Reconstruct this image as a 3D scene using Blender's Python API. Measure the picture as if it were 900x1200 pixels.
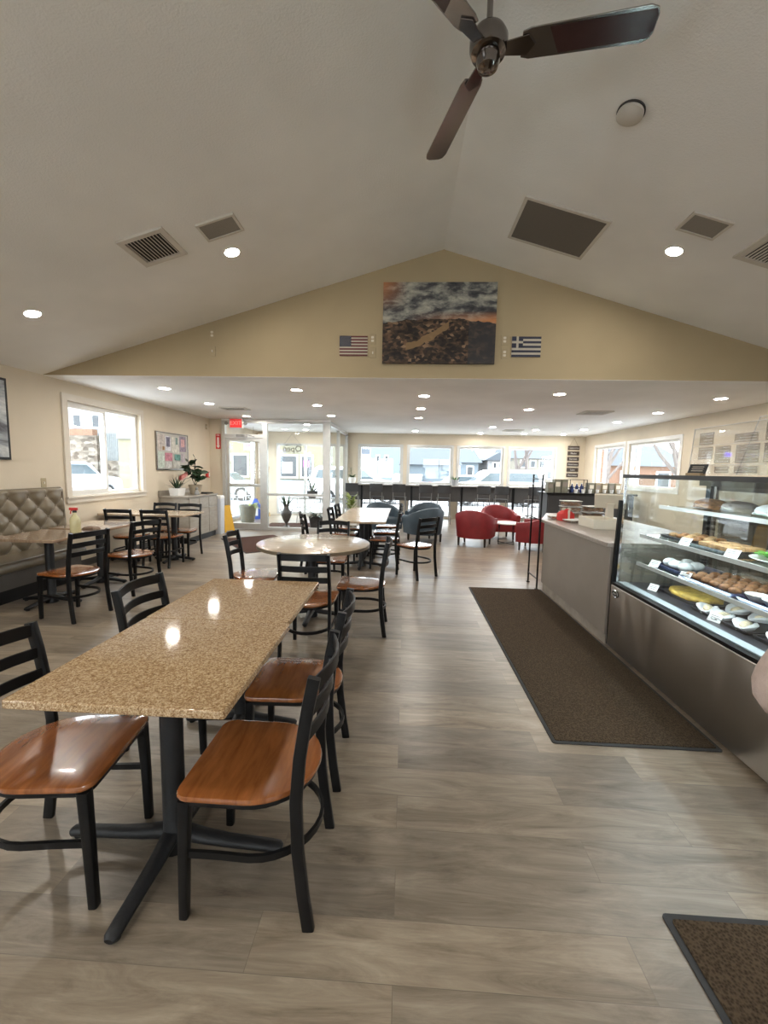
import bpy, bmesh, math, random
from mathutils import Vector, Matrix, Quaternion
random.seed(7)
PI = math.pi
R = math.radians
C = bpy.context.scene.collection
for o in list(bpy.data.objects):
    bpy.data.objects.remove(o)

# ------------------------------------------------------------------ camera
cam_d = bpy.data.cameras.new('camera')
cam_d.sensor_fit = 'VERTICAL'
cam_d.sensor_height = 36.0
cam_d.lens = 485.0 / 1200.0 * 36.0
cam_d.clip_start = 0.02
cam_d.clip_end = 400
cam = bpy.data.objects.new('camera', cam_d)
C.objects.link(cam)
yaw, pitch, roll = R(-2.82009936), R(-5.82638542), 0.02
F = Vector((math.sin(yaw)*math.cos(pitch), math.cos(yaw)*math.cos(pitch), math.sin(pitch)))
Rt = Vector((math.cos(yaw), -math.sin(yaw), 0))
Up = Rt.cross(F)
R2 = Rt*math.cos(roll) + Up*math.sin(roll)
U2 = Up*math.cos(roll) - Rt*math.sin(roll)
cam.matrix_world = Matrix(((R2.x, U2.x, -F.x, 0), (R2.y, U2.y, -F.y, 0), (R2.z, U2.z, -F.z, 1.52), (0, 0, 0, 1)))
bpy.context.scene.camera = cam

# ------------------------------------------------------------------ world, exposure
sc = bpy.context.scene
w = bpy.data.worlds.new('overcast_sky'); sc.world = w
w.use_nodes = True
bg = w.node_tree.nodes['Background']
bg.inputs[0].default_value = (0.86, 0.93, 1.0, 1)
bg.inputs[1].default_value = 10.0
sc.view_settings.view_transform = 'Standard'
sc.view_settings.look = 'None'
sc.view_settings.exposure = 0.1
sc.view_settings.gamma = 1.0
sc.view_settings.use_curve_mapping = False
sc.cycles.max_bounces = 10
sc.cycles.diffuse_bounces = 5
sc.cycles.glossy_bounces = 5
sc.cycles.transparent_max_bounces = 16
sc.cycles.transmission_bounces = 6
sc.cycles.sample_clamp_indirect = 6.0
sc.cycles.caustics_reflective = False
sc.cycles.caustics_refractive = False
LAMP = 470.0      # strength of the recessed lamps

# ------------------------------------------------------------------ materials
MATS = {}
def nodes(name):
    m = bpy.data.materials.new(name); m.use_nodes = True
    nt = m.node_tree
    return m, nt, nt.nodes['Principled BSDF']
def N(nt, t, **kw):
    n = nt.nodes.new(t)
    for k, v in kw.items(): setattr(n, k, v)
    return n
def coords(nt, scale=(1, 1, 1), rot=(0, 0, 0)):
    t = N(nt, 'ShaderNodeTexCoord'); mp = N(nt, 'ShaderNodeMapping')
    mp.inputs['Scale'].default_value = scale; mp.inputs['Rotation'].default_value = rot
    nt.links.new(t.outputs['Object'], mp.inputs['Vector'])
    return mp.outputs['Vector']
def ramp(nt, fac, stops, interp='LINEAR'):
    r = N(nt, 'ShaderNodeValToRGB'); r.color_ramp.interpolation = interp
    el = r.color_ramp.elements
    while len(el) < len(stops): el.new(0.5)
    for e, (p, c) in zip(el, stops):
        e.position = p; e.color = (*c, 1)
    nt.links.new(fac, r.inputs['Fac'])
    return r.outputs['Color']
def noise(nt, vec, scale, detail=4, rough=0.55, dist=0.0):
    n = N(nt, 'ShaderNodeTexNoise')
    n.inputs['Scale'].default_value = scale; n.inputs['Detail'].default_value = detail
    n.inputs['Roughness'].default_value = rough; n.inputs['Distortion'].default_value = dist
    nt.links.new(vec, n.inputs['Vector'])
    return n.outputs['Fac']
def bump(nt, b, height, strength=0.2, dist=0.01):
    n = N(nt, 'ShaderNodeBump'); n.inputs['Strength'].default_value = strength; n.inputs['Distance'].default_value = dist
    nt.links.new(height, n.inputs['Height']); nt.links.new(n.outputs['Normal'], b.inputs['Normal'])
def M(name, col=(0.5, 0.5, 0.5), rough=0.5, metal=0.0, var=0.12, nscale=9.0, coat=0.0, bmp=0.0, bscale=120.0, spec=0.5, emit=None, es=0.0, aniso=None):
    """general material: colour gently mottled by noise, optional fine bump"""
    if name in MATS: return MATS[name]
    m, nt, b = nodes(name)
    v = coords(nt, aniso or (1, 1, 1))
    lo = tuple(max(0, c*(1-var)) for c in col); hi = tuple(min(1, c*(1+var)) for c in col)
    f = noise(nt, v, nscale)
    nt.links.new(ramp(nt, f, [(0.3, lo), (0.7, hi)]), b.inputs['Base Color'])
    b.inputs['Roughness'].default_value = rough; b.inputs['Metallic'].default_value = metal
    b.inputs['Coat Weight'].default_value = coat; b.inputs['Coat Roughness'].default_value = 0.08
    b.inputs['Specular IOR Level'].default_value = spec
    if bmp: bump(nt, b, noise(nt, v, bscale, 3), bmp, 0.004)
    if emit:
        b.inputs['Emission Color'].default_value = (*emit, 1); b.inputs['Emission Strength'].default_value = es
    MATS[name] = m
    return m
def glass(name, tint=(0.95, 0.98, 0.97), rough=0.0, refl=1.0, haze=0.0):
    """thin window glass: lets light straight through, mirrors by Fresnel"""
    if name in MATS: return MATS[name]
    m, nt, b = nodes(name)
    nt.nodes.remove(b)
    out = nt.nodes['Material Output']
    tr = N(nt, 'ShaderNodeBsdfTransparent'); tr.inputs[0].default_value = (*tint, 1)
    gl = N(nt, 'ShaderNodeBsdfGlossy'); gl.inputs['Roughness'].default_value = rough
    lw = N(nt, 'ShaderNodeLayerWeight'); lw.inputs['Blend'].default_value = 0.5
    pw = N(nt, 'ShaderNodeMath', operation='POWER'); pw.inputs[1].default_value = 5.0
    mu = N(nt, 'ShaderNodeMath', operation='MULTIPLY_ADD'); mu.use_clamp = True
    mu.inputs[1].default_value = 0.9; mu.inputs[2].default_value = 0.07*refl
    mx = N(nt, 'ShaderNodeMixShader')
    nt.links.new(lw.outputs['Facing'], pw.inputs[0]); nt.links.new(pw.outputs[0], mu.inputs[0]); nt.links.new(mu.outputs[0], mx.inputs[0])
    nt.links.new(tr.outputs[0], mx.inputs[1]); nt.links.new(gl.outputs[0], mx.inputs[2])
    last = mx.outputs[0]
    if haze:
        df = N(nt, 'ShaderNodeBsdfDiffuse'); df.inputs[0].default_value = (0.8, 0.8, 0.8, 1)
        m2 = N(nt, 'ShaderNodeMixShader'); m2.inputs[0].default_value = haze
        nt.links.new(last, m2.inputs[1]); nt.links.new(df.outputs[0], m2.inputs[2]); last = m2.outputs[0]
    nt.links.new(last, out.inputs[0])
    MATS[name] = m
    return m

def floor_material():
    m, nt, b = nodes('plank_floor')
    t = N(nt, 'ShaderNodeTexCoord')
    br = N(nt, 'ShaderNodeTexBrick')
    br.offset = 0.37; br.offset_frequency = 2
    br.inputs['Scale'].default_value = 1.0
    br.inputs['Mortar Size'].default_value = 0.0012
    br.inputs['Mortar Smooth'].default_value = 0.3
    br.inputs['Brick Width'].default_value = 1.22; br.inputs['Row Height'].default_value = 0.18
    br.inputs['Color1'].default_value = (0.0, 0.0, 0.0, 1); br.inputs['Color2'].default_value = (1, 1, 1, 1)
    br.inputs['Mortar'].default_value = (0.2, 0.2, 0.2, 1)
    nt.links.new(t.outputs['Object'], br.inputs['Vector'])
    # grain: stretched along the plank (x), shifted plank to plank
    add = N(nt, 'ShaderNodeVectorMath', operation='MULTIPLY_ADD')
    add.inputs[1].default_value = (7.0, 3.0, 5.0)
    nt.links.new(br.outputs['Color'], add.inputs[0]); nt.links.new(t.outputs['Object'], add.inputs[2])
    mp = N(nt, 'ShaderNodeMapping'); mp.inputs['Scale'].default_value = (0.9, 5.5, 1.0)
    nt.links.new(add.outputs[0], mp.inputs['Vector'])
    g1 = noise(nt, mp.outputs[0], 2.4, 8, 0.70, 1.1)
    mp2 = N(nt, 'ShaderNodeMapping'); mp2.inputs['Scale'].default_value = (3.0, 70.0, 1.0)
    nt.links.new(add.outputs[0], mp2.inputs['Vector'])
    g2 = noise(nt, mp2.outputs[0], 2.0, 4, 0.6, 0.2)
    base = ramp(nt, g1, [(0.24, (0.075, 0.056, 0.040)), (0.40, (0.20, 0.160, 0.118)), (0.58, (0.288, 0.238, 0.182)), (0.78, (0.40, 0.342, 0.268))])
    fine = ramp(nt, g2, [(0.3, (0.86, 0.855, 0.85)), (0.7, (1.0, 1.0, 1.0))])
    mx = N(nt, 'ShaderNodeMix', data_type='RGBA', blend_type='MULTIPLY'); mx.inputs[0].default_value = 1.0
    nt.links.new(base, mx.inputs[6]); nt.links.new(fine, mx.inputs[7])
    tone = ramp(nt, br.outputs['Color'], [(0.0, (0.70, 0.70, 0.71)), (0.5, (0.95, 0.94, 0.92)), (1.0, (1.16, 1.13, 1.08))])
    mx2 = N(nt, 'ShaderNodeMix', data_type='RGBA', blend_type='MULTIPLY'); mx2.inputs[0].default_value = 1.0
    nt.links.new(mx.outputs[2], mx2.inputs[6]); nt.links.new(tone, mx2.inputs[7])
    mx3 = N(nt, 'ShaderNodeMix', data_type='RGBA', blend_type='MIX'); mx3.inputs[7].default_value = (0.07, 0.055, 0.045, 1)
    sc_ = N(nt, 'ShaderNodeMath', operation='MULTIPLY'); sc_.inputs[1].default_value = 0.35
    nt.links.new(br.outputs['Fac'], sc_.inputs[0]); nt.links.new(sc_.outputs[0], mx3.inputs[0])
    nt.links.new(mx2.outputs[2], mx3.inputs[6])
    nt.links.new(mx3.outputs[2], b.inputs['Base Color'])
    rr = N(nt, 'ShaderNodeMapRange'); rr.inputs[3].default_value = 0.24; rr.inputs[4].default_value = 0.38
    nt.links.new(g2, rr.inputs[0]); nt.links.new(rr.outputs[0], b.inputs['Roughness'])
    bump(nt, b, g2, 0.08, 0.003)
    return m
def granite_material():
    m, nt, b = nodes('tan_granite')
    v = coords(nt)
    f1 = noise(nt, v, 190, 4, 0.75); f2 = noise(nt, v, 90, 2, 0.6)
    c1 = ramp(nt, f1, [(0.34, (0.15, 0.085, 0.04)), (0.45, (0.36, 0.235, 0.125)), (0.54, (0.50, 0.36, 0.21)), (0.66, (0.66, 0.52, 0.345))])
    c2 = ramp(nt, f2, [(0.40, (0.62, 0.52, 0.42)), (0.56, (1, 1, 1))])
    mx = N(nt, 'ShaderNodeMix', data_type='RGBA', blend_type='MULTIPLY'); mx.inputs[0].default_value = 0.75
    nt.links.new(c1, mx.inputs[6]); nt.links.new(c2, mx.inputs[7])
    nt.links.new(mx.outputs[2], b.inputs['Base Color'])
    b.inputs['Roughness'].default_value = 0.07; b.inputs['Specular IOR Level'].default_value = 0.3
    return m
def wood_material(name, dark, light, scale=(3, 40, 3), rough=0.25, coat=0.4):
    m, nt, b = nodes(name)
    v = coords(nt, scale)
    f = noise(nt, v, 2.0, 5, 0.6, 0.5)
    nt.links.new(ramp(nt, f, [(0.3, dark), (0.7, light)]), b.inputs['Base Color'])
    b.inputs['Roughness'].default_value = rough; b.inputs['Coat Weight'].default_value = coat; b.inputs['Coat Roughness'].default_value = 0.06
    MATS[name] = m
    return m
def plaster(name, col, bscale=60, bstr=0.25):
    m, nt, b = nodes(name)
    v = coords(nt)
    f = noise(nt, v, 0.9, 3); h = noise(nt, v, bscale, 4, 0.6)
    lo = tuple(c*0.95 for c in col); hi = tuple(min(1, c*1.04) for c in col)
    nt.links.new(ramp(nt, f, [(0.35, lo), (0.65, hi)]), b.inputs['Base Color'])
    b.inputs['Roughness'].default_value = 0.75; b.inputs['Specular IOR Level'].default_value = 0.25
    bump(nt, b, h, bstr, 0.006)
    MATS[name] = m
    return m
def mat_material(name, c1, c2):
    m, nt, b = nodes(name)
    v = coords(nt, (1, 1, 1), (0, 0, 0.6))
    vo = N(nt, 'ShaderNodeTexVoronoi'); vo.inputs['Scale'].default_value = 110
    nt.links.new(v, vo.inputs['Vector'])
    nt.links.new(ramp(nt, vo.outputs['Distance'], [(0.1, c2), (0.7, c1)]), b.inputs['Base Color'])
    b.inputs['Roughness'].default_value = 0.95; b.inputs['Specular IOR Level'].default_value = 0.1
    bump(nt, b, vo.outputs['Distance'], 0.8, 0.006)
    return m

m_floor = floor_material()
m_granite = granite_material()
m_seat = wood_material('orange_brown_seat_wood', (0.175, 0.052, 0.012), (0.31, 0.105, 0.028), (2.5, 14, 3), 0.24, 1.0)
m_wall = plaster('cream_wall_paint', (0.68, 0.60, 0.475))
m_gable = plaster('tan_gable_paint', (0.455, 0.37, 0.235))
m_vault = plaster('warm_white_textured_ceiling', (0.87, 0.87, 0.845), 75, 0.5)
m_low = plaster('white_smooth_ceiling', (0.92, 0.92, 0.91), 40, 0.1)
m_white = M('white_paint', (0.80, 0.80, 0.78), 0.4, var=0.03)
m_alu = M('pale_aluminium', (0.62, 0.62, 0.60), 0.4, 0.6, var=0.05)
m_black = M('black_powder_coat', (0.006, 0.006, 0.0065), 0.36, 0.0, var=0.3, spec=0.25)
m_iron = M('black_cast_iron', (0.009, 0.009, 0.010), 0.5, 0.0, var=0.3, bmp=0.3, bscale=90, spec=0.35)
m_rubber = M('dark_rubber', (0.03, 0.03, 0.032), 0.8, var=0.2)
m_mat = mat_material('brown_carpet_mat', (0.085, 0.060, 0.038), (0.028, 0.019, 0.012))
m_mat2 = mat_material('red_brown_carpet_mat', (0.085, 0.045, 0.035), (0.05, 0.028, 0.022))
m_glass = glass('window_glass', (0.96, 0.985, 0.98))
m_caseglass = glass('display_glass', (0.93, 0.97, 0.96), 0.0, 1.5)
m_acrylic = glass('clear_acrylic', (0.93, 0.94, 0.94), 0.02, 2.0, 0.05)
m_reartint = glass('tinted_glass', (0.42, 0.47, 0.46))
m_shelfglass = glass('shelf_glass', (0.88, 0.95, 0.93))
m_chrome = M('polished_chrome', (0.80, 0.80, 0.82), 0.12, 1.0, var=0.03)
m_nickel = M('brushed_nickel', (0.29, 0.27, 0.26), 0.2, 1.0, var=0.05)
m_grey = M('mid_grey_plastic', (0.25, 0.25, 0.24), 0.5, var=0.05)
m_dark = M('charcoal_plastic', (0.03, 0.03, 0.032), 0.45, var=0.1)
m_cream = M('cream_plastic', (0.72, 0.67, 0.56), 0.4, var=0.03)
m_greyfront = M('grey_brown_laminate', (0.24, 0.205, 0.175), 0.45, var=0.06, nscale=3)
m_counter_top = M('grey_stone_counter', (0.33, 0.285, 0.245), 0.3, var=0.15, nscale=60)
m_cloth_red = M('red_upholstery', (0.20, 0.012, 0.016), 0.55, var=0.12, bmp=0.2)
m_cloth_blue = M('slate_blue_upholstery', (0.034, 0.055, 0.075), 0.5, var=0.12, bmp=0.2)
m_darkleg = M('dark_stained_leg', (0.02, 0.014, 0.011), 0.4)
m_leaf = M('green_leaf', (0.035, 0.095, 0.022), 0.45, var=0.5, nscale=20)
m_leaf2 = M('dark_green_leaf', (0.015, 0.04, 0.015), 0.4, var=0.5, nscale=20)
m_leaf3 = M('grey_green_leaf', (0.10, 0.16, 0.10), 0.5, var=0.4, nscale=20)
m_leaf4 = M('yellow_green_leaf', (0.25, 0.30, 0.08), 0.5, var=0.4, nscale=20)
m_pink = M('pink_petal', (0.75, 0.30, 0.28), 0.5, var=0.2)
m_soil = M('potting_soil', (0.03, 0.02, 0.014), 0.95, var=0.4, nscale=60)
m_paper = M('white_paper', (0.78, 0.78, 0.77), 0.6, var=0.04)
m_yellow = M('yellow_plastic', (0.75, 0.42, 0.02), 0.4, var=0.05)
m_red = M('red_plastic', (0.62, 0.035, 0.03), 0.4, var=0.06)
m_blue = M('blue_plastic', (0.06, 0.12, 0.50), 0.4, var=0.1)
m_lens = M('lit_lamp_lens', (0.9, 0.9, 0.85), 0.4, var=0.0, emit=(1.0, 0.93, 0.83), es=LAMP*0.8)
m_lensw = M('lit_white_lamp_lens', (0.9, 0.9, 0.88), 0.4, var=0.0, emit=(1.0, 0.93, 0.84), es=LAMP*0.5)
m_led = M('lit_led_strip', (0.9, 0.95, 1.0), 0.4, var=0.0, emit=(0.85, 0.95, 1.0), es=38.0)

def vinyl():
    m, nt, b = nodes('taupe_vinyl')
    v = coords(nt)
    nt.links.new(ramp(nt, noise(nt, v, 5), [(0.3, (0.155, 0.125, 0.082)), (0.7, (0.205, 0.168, 0.115))]), b.inputs['Base Color'])
    b.inputs['Roughness'].default_value = 0.33; b.inputs['Coat Weight'].default_value = 0.15
    bump(nt, b, noise(nt, v, 260, 2), 0.12, 0.002)
    return m
m_vinyl = vinyl()
def steel():
    m, nt, b = nodes('brushed_stainless_panel')
    v = coords(nt, (1, 1, 1)); s = coords(nt, (4, 500, 4))
    b.inputs['Base Color'].default_value = (0.64, 0.615, 0.585, 1); b.inputs['Metallic'].default_value = 1.0
    b.inputs['Roughness'].default_value = 0.30
    t = N(nt, 'ShaderNodeTexCoord'); mp = N(nt, 'ShaderNodeMapping'); mp.inputs['Scale'].default_value = (1, 1.9, 0.7)
    nt.links.new(t.outputs['Object'], mp.inputs['Vector'])
    w_ = noise(nt, mp.outputs[0], 1.5, 1, 0.3, 0.6)
    g = noise(nt, s, 3, 2)
    b1 = N(nt, 'ShaderNodeBump'); b1.inputs['Strength'].default_value = 0.6; b1.inputs['Distance'].default_value = 0.09
    nt.links.new(w_, b1.inputs['Height'])
    b2 = N(nt, 'ShaderNodeBump'); b2.inputs['Strength'].default_value = 0.06; b2.inputs['Distance'].default_value = 0.001
    nt.links.new(g, b2.inputs['Height']); nt.links.new(b1.outputs[0], b2.inputs['Normal'])
    nt.links.new(b2.outputs[0], b.inputs['Normal'])
    return m
m_steel = steel()

# ------------------------------------------------------------------ mesh helpers
class MB:
    """collects faces; build() links them as ONE mesh object"""
    def __init__(s): s.v = []; s.f = []
    def add(s, vs, fs, mt=None):
        o = len(s.v)
        s.v += [tuple((mt @ Vector(p)) if mt else p) for p in vs]
        s.f += [tuple(i+o for i in f) for f in fs]
        return s
    def box(s, x0, x1, y0, y1, z0, z1, mt=None):
        vs = [(x0,y0,z0),(x1,y0,z0),(x1,y1,z0),(x0,y1,z0),(x0,y0,z1),(x1,y0,z1),(x1,y1,z1),(x0,y1,z1)]
        return s.add(vs, [(0,3,2,1),(4,5,6,7),(0,1,5,4),(1,2,6,5),(2,3,7,6),(3,0,4,7)], mt)
    def loft(s, rings, cap=True, closed=True):
        o = len(s.v); n = len(rings[0])
        for r in rings: s.v += [tuple(p) for p in r]
        for i in range(len(rings)-1):
            for j in range(n if closed else n-1):
                k = (j+1) % n
                s.f.append((o+i*n+j, o+i*n+k, o+(i+1)*n+k, o+(i+1)*n+j))
        if cap and closed:
            s.f.append(tuple(o+j for j in reversed(range(n))))
            s.f.append(tuple(o+(len(rings)-1)*n+j for j in range(n)))
        return s
    def lathe(s, prof, c=(0,0,0), n=24, mt=None, ring=False):
        if ring: prof = list(prof)+[prof[0]]
        rings = []
        for r, z in prof:
            rings.append([(c[0]+r*math.cos(2*PI*j/n), c[1]+r*math.sin(2*PI*j/n), c[2]+z) for j in range(n)])
        if mt: rings = [[mt @ Vector(p) for p in r] for r in rings]
        return s.loft(rings, cap=not ring)
    def sweep(s, path, sec, up=(0,0,1), closed=False, scales=None):
        """section = list of (a,b): a along side, b along local up"""
        P = [Vector(p) for p in path]; n = len(P); rings = []
        upv = Vector(up)
        for i in range(n):
            if closed: t = P[(i+1) % n]-P[i-1]
            else: t = P[min(i+1, n-1)]-P[max(i-1, 0)]
            t.normalize()
            side = t.cross(upv)
            if side.length < 1e-4: side = t.cross(Vector((0, 1, 0)))
            side.normalize(); u = side.cross(t).normalized()
            k = scales[i] if scales else 1.0
            rings.append([P[i]+side*a*k+u*b*k for a, b in sec])
        if closed:
            rings.append(rings[0]); return s.loft(rings, cap=False)
        return s.loft(rings)
    def tube(s, path, r, n=8, up=(0,0,1), closed=False, scales=None):
        return s.sweep(path, [(r*math.cos(2*PI*j/n), r*math.sin(2*PI*j/n)) for j in range(n)], up, closed, scales)
    def bar(s, path, a, b, up=(0,0,1), closed=False):
        return s.sweep(path, [(-a/2,-b/2),(a/2,-b/2),(a/2,b/2),(-a/2,b/2)], up, closed)
    def prism(s, poly, z0, z1, mt=None):
        n = len(poly)
        vs = [(x, y, z0) for x, y in poly]+[(x, y, z1) for x, y in poly]
        fs = [tuple(reversed(range(n))), tuple(range(n, 2*n))]+[(j, (j+1) % n, n+(j+1) % n, n+j) for j in range(n)]
        return s.add(vs, fs, mt)
    def sphere(s, c, r, n=12, m=8, sz=(1,1,1), mt=None):
        prof = [(r*math.sin(PI*i/m), -r*math.cos(PI*i/m)) for i in range(m+1)]
        prof[0] = (r*0.02, -r); prof[-1] = (r*0.02, r)
        rings = [[Vector((c[0]+q*sz[0]*math.cos(2*PI*j/n), c[1]+q*sz[1]*math.sin(2*PI*j/n), c[2]+z*sz[2])) for j in range(n)] for q, z in prof]
        if mt: rings = [[mt @ p for p in rr] for rr in rings]
        return s.loft(rings)
    def leaf(s, p0, d, up, L, W, n=5, droop=0.3):
        """a bent leaf blade with thickness starting at p0 in direction d"""
        p = Vector(p0); d = Vector(d).normalized(); up = Vector(up)
        rings = []
        for i in range(n+1):
            t = i/n
            wdt = W*math.sin(PI*(0.08+0.9*t))*0.5+0.0008
            side = d.cross(up)
            if side.length < 1e-4: side = Vector((1, 0, 0))
            side.normalize(); nn = side.cross(d).normalized()
            rings.append([p-side*wdt, p+nn*0.0012-nn*wdt*0.12, p+side*wdt, p-nn*0.0012-nn*wdt*0.12])
            p = p+d*(L/n); d = (d+Vector((0, 0, -droop/n))).normalized()
        return s.loft(rings)
    def build(s, name, mat, parent=None, smooth=0, bevel=0, seg=2, sub=0):
        me = bpy.data.meshes.new(name)
        me.from_pydata(s.v, [], s.f); me.update()
        bm = bmesh.new(); bm.from_mesh(me); bmesh.ops.recalc_face_normals(bm, faces=bm.faces); bm.to_mesh(me); bm.free()
        me.materials.append(mat)
        if smooth:
            me.polygons.foreach_set('use_smooth', [True]*len(me.polygons))
            me.set_sharp_from_angle(angle=R(smooth))
        o = bpy.data.objects.new(name, me); C.objects.link(o)
        if parent: o.parent = parent
        if bevel:
            md = o.modifiers.new('edge', 'BEVEL'); md.width = bevel; md.segments = seg; md.limit_method = 'ANGLE'; md.angle_limit = R(35)
        if sub:
            md = o.modifiers.new('sub', 'SUBSURF'); md.levels = sub; md.render_levels = sub
        return o
def thing(name, label, cat, loc=(0,0,0), rz=0.0, group=None):
    o = bpy.data.objects.new(name, None); C.objects.link(o)
    o.empty_display_size = 0.1
    o.location = loc; o.rotation_euler = (0, 0, rz)
    o['label'] = label; o['category'] = cat
    if group: o['group'] = group
    return o
def tag(o, label, cat, group=None):
    o['label'] = label; o['category'] = cat
    if group: o['group'] = group
    return o
def struct(o, label=None, cat=None):
    o['kind'] = 'structure'
    if label: o['label'] = label
    if cat: o['category'] = cat
    return o
def sroot(name, loc=(0,0,0), label=None, cat=None):
    o = bpy.data.objects.new(name, None); C.objects.link(o); o.location = loc
    return struct(o, label, cat)
def dup(src, loc, rz=0.0, label=None, group=None):
    r = src.copy(); C.objects.link(r); r.location = loc; r.rotation_euler = (0, 0, rz)
    if label: r['label'] = label
    if group: r['group'] = group
    for ch in src.children:
        c = ch.copy(); C.objects.link(c); c.parent = r
        for g in ch.children:
            d = g.copy(); C.objects.link(d); d.parent = c
    return r
def text(string, size, mat, parent, mtx, name='lettering', depth=0.001):
    cu = bpy.data.curves.new('t', 'FONT'); cu.body = string; cu.size = size; cu.extrude = depth
    cu.align_x = 'CENTER'; cu.align_y = 'CENTER'; cu.resolution_u = 3
    o = bpy.data.objects.new('t', cu); C.objects.link(o)
    bpy.context.view_layer.update()
    me = bpy.data.meshes.new_from_object(o.evaluated_get(bpy.context.evaluated_depsgraph_get()))
    bpy.data.objects.remove(o)
    me.materials.clear(); me.materials.append(mat)
    ob = bpy.data.objects.new(name, me); C.objects.link(ob)
    if parent: ob.parent = parent
    ob.matrix_local = mtx
    return ob
FACE_CAM = Matrix.Rotation(PI/2, 4, 'X')                     # text standing, read from -Y
def facing(loc, rz=0.0): return Matrix.Translation(loc) @ Matrix.Rotation(rz, 4, 'Z') @ FACE_CAM
def rrect(x0, x1, y0, y1, r, n=5):
    out = []
    for cx, cy, a0 in ((x1-r, y1-r, 0), (x0+r, y1-r, 90), (x0+r, y0+r, 180), (x1-r, y0+r, 270)):
        for i in range(n+1):
            a = R(a0+90*i/n); out.append((cx+r*math.cos(a), cy+r*math.sin(a)))
    return out
def wall_mb(axis, pos, thick, a0, a1, z0, z1, holes):
    """wall in a plane of constant x (axis 0) or y (axis 1), with rectangular openings (a0,a1,z0,z1)"""
    mb = MB()
    A = sorted({a0, a1, *[h[0] for h in holes], *[h[1] for h in holes]})
    Z = sorted({z0, z1, *[h[2] for h in holes], *[h[3] for h in holes]})
    A = [a for a in A if a0 <= a <= a1]; Z = [z for z in Z if z0 <= z <= z1]
    def solid(i, j):
        if i < 0 or j < 0 or i >= len(A)-1 or j >= len(Z)-1: return False
        ca, cz = (A[i]+A[i+1])/2, (Z[j]+Z[j+1])/2
        return not any(h[0] < ca < h[1] and h[2] < cz < h[3] for h in holes)
    def pt(a, t, z): return (t, a, z) if axis == 0 else (a, t, z)
    for i in range(len(A)-1):
        for j in range(len(Z)-1):
            if not solid(i, j): continue
            for t in (pos, pos+thick):
                mb.add([pt(A[i],t,Z[j]), pt(A[i+1],t,Z[j]), pt(A[i+1],t,Z[j+1]), pt(A[i],t,Z[j+1])], [(0,1,2,3)])
            for (di, dj, e0, e1) in ((-1,0,(A[i],Z[j]),(A[i],Z[j+1])), (1,0,(A[i+1],Z[j]),(A[i+1],Z[j+1])), (0,-1,(A[i],Z[j]),(A[i+1],Z[j])), (0,1,(A[i],Z[j+1]),(A[i+1],Z[j+1]))):
                if not solid(i+di, j+dj):
                    mb.add([pt(e0[0],pos,e0[1]), pt(e1[0],pos,e1[1]), pt(e1[0],pos+thick,e1[1]), pt(e0[0],pos+thick,e0[1])], [(0,1,2,3)])
    return mb
def clean(o):
    bm = bmesh.new(); bm.from_mesh(o.data); bmesh.ops.remove_doubles(bm, verts=bm.verts, dist=1e-5)
    bmesh.ops.recalc_face_normals(bm, faces=bm.faces); bm.to_mesh(o.data); bm.free()
    return o

# ------------------------------------------------------------------ the room
XL, XR, YF, YB, YG = -4.75, 5.53, 13.2, -3.2, 5.3      # left, right, far wall, wall behind the camera, gable
ZL, ZR, XRIDGE = 2.66, 4.17, 0.4
T = 0.16
struct(MB().box(XL-T, XR+T, YB-T, YF+T, -0.12, 0).build('floor', m_floor))
LW = (5.66, 7.26, 1.05, 2.40)
LW2 = (-1.7, 0.5, 1.0, 2.40)  # opening for an added window, out of view
VLW = (10.1, 13.0, 0.06, 2.3)
struct(clean(wall_mb(0, XL-T, T, YB-T, YF+T, 0, ZL, [LW, LW2, VLW]).build('wall_left', m_wall)))
RW1, RW2 = (10.9, 12.46, 1.22, 2.27), (8.75, 10.68, 1.22, 2.27)
struct(clean(wall_mb(0, XR, T, YB-T, YF+T, 0, ZL, [RW1, RW2]).build('wall_right', m_wall)))
FW = [(-1.46, -0.13), (0.09, 1.45), (1.65, 3.04), (3.23, 4.63)]
holes = [(a, b, 1.11, 2.27) for a, b in FW]+[(a, b, 0.05, 0.62) for a, b in FW]+[(-4.14, -1.92, 0.03, 2.3)]
struct(clean(wall_mb(1, YF, T, XL, XR, 0, ZL, holes).build('wall_far', m_wall)))
# wall behind the camera with the gable shape
mb = wall_mb(1, YB-T, T, XL-T, XR+T, 0, ZL, [(-3.2, -0.8, 0.9, 2.4), (1.2, 3.6, 0.9, 2.4)]); poly = [(XL-T, ZL), (XR+T, ZL), (XRIDGE, ZR)]
mb.add([(x, YB-T, z) for x, z in poly]+[(x, YB, z) for x, z in poly], [(2,1,0),(3,4,5)]+[(i,(i+1)%3,3+(i+1)%3,3+i) for i in range(3)])
struct(clean(mb.build('wall_back', m_wall)))
mb = MB(); poly = [(XL, ZL), (XR, ZL), (XRIDGE, ZR)]
mb.add([(x, YG, z) for x, z in poly]+[(x, YG+0.14, z) for x, z in poly], [(2,1,0),(3,4,5),(0,1,4,3),(1,2,5,4),(2,0,3,5)])
struct(mb.build('wall_gable', m_gable))
struct(MB().box(XL-T, XR+T, YG+0.14, YF+T, ZL, ZL+0.14).build('ceiling_low', m_low))
struct(MB().box(XL, XR, YG, YG+0.14, ZL-0.004, ZL-0.0005).build('trim_1', m_low))
kl, kr = (ZR-ZL)/(XRIDGE-XL), (ZR-ZL)/(XR-XRIDGE)
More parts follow.
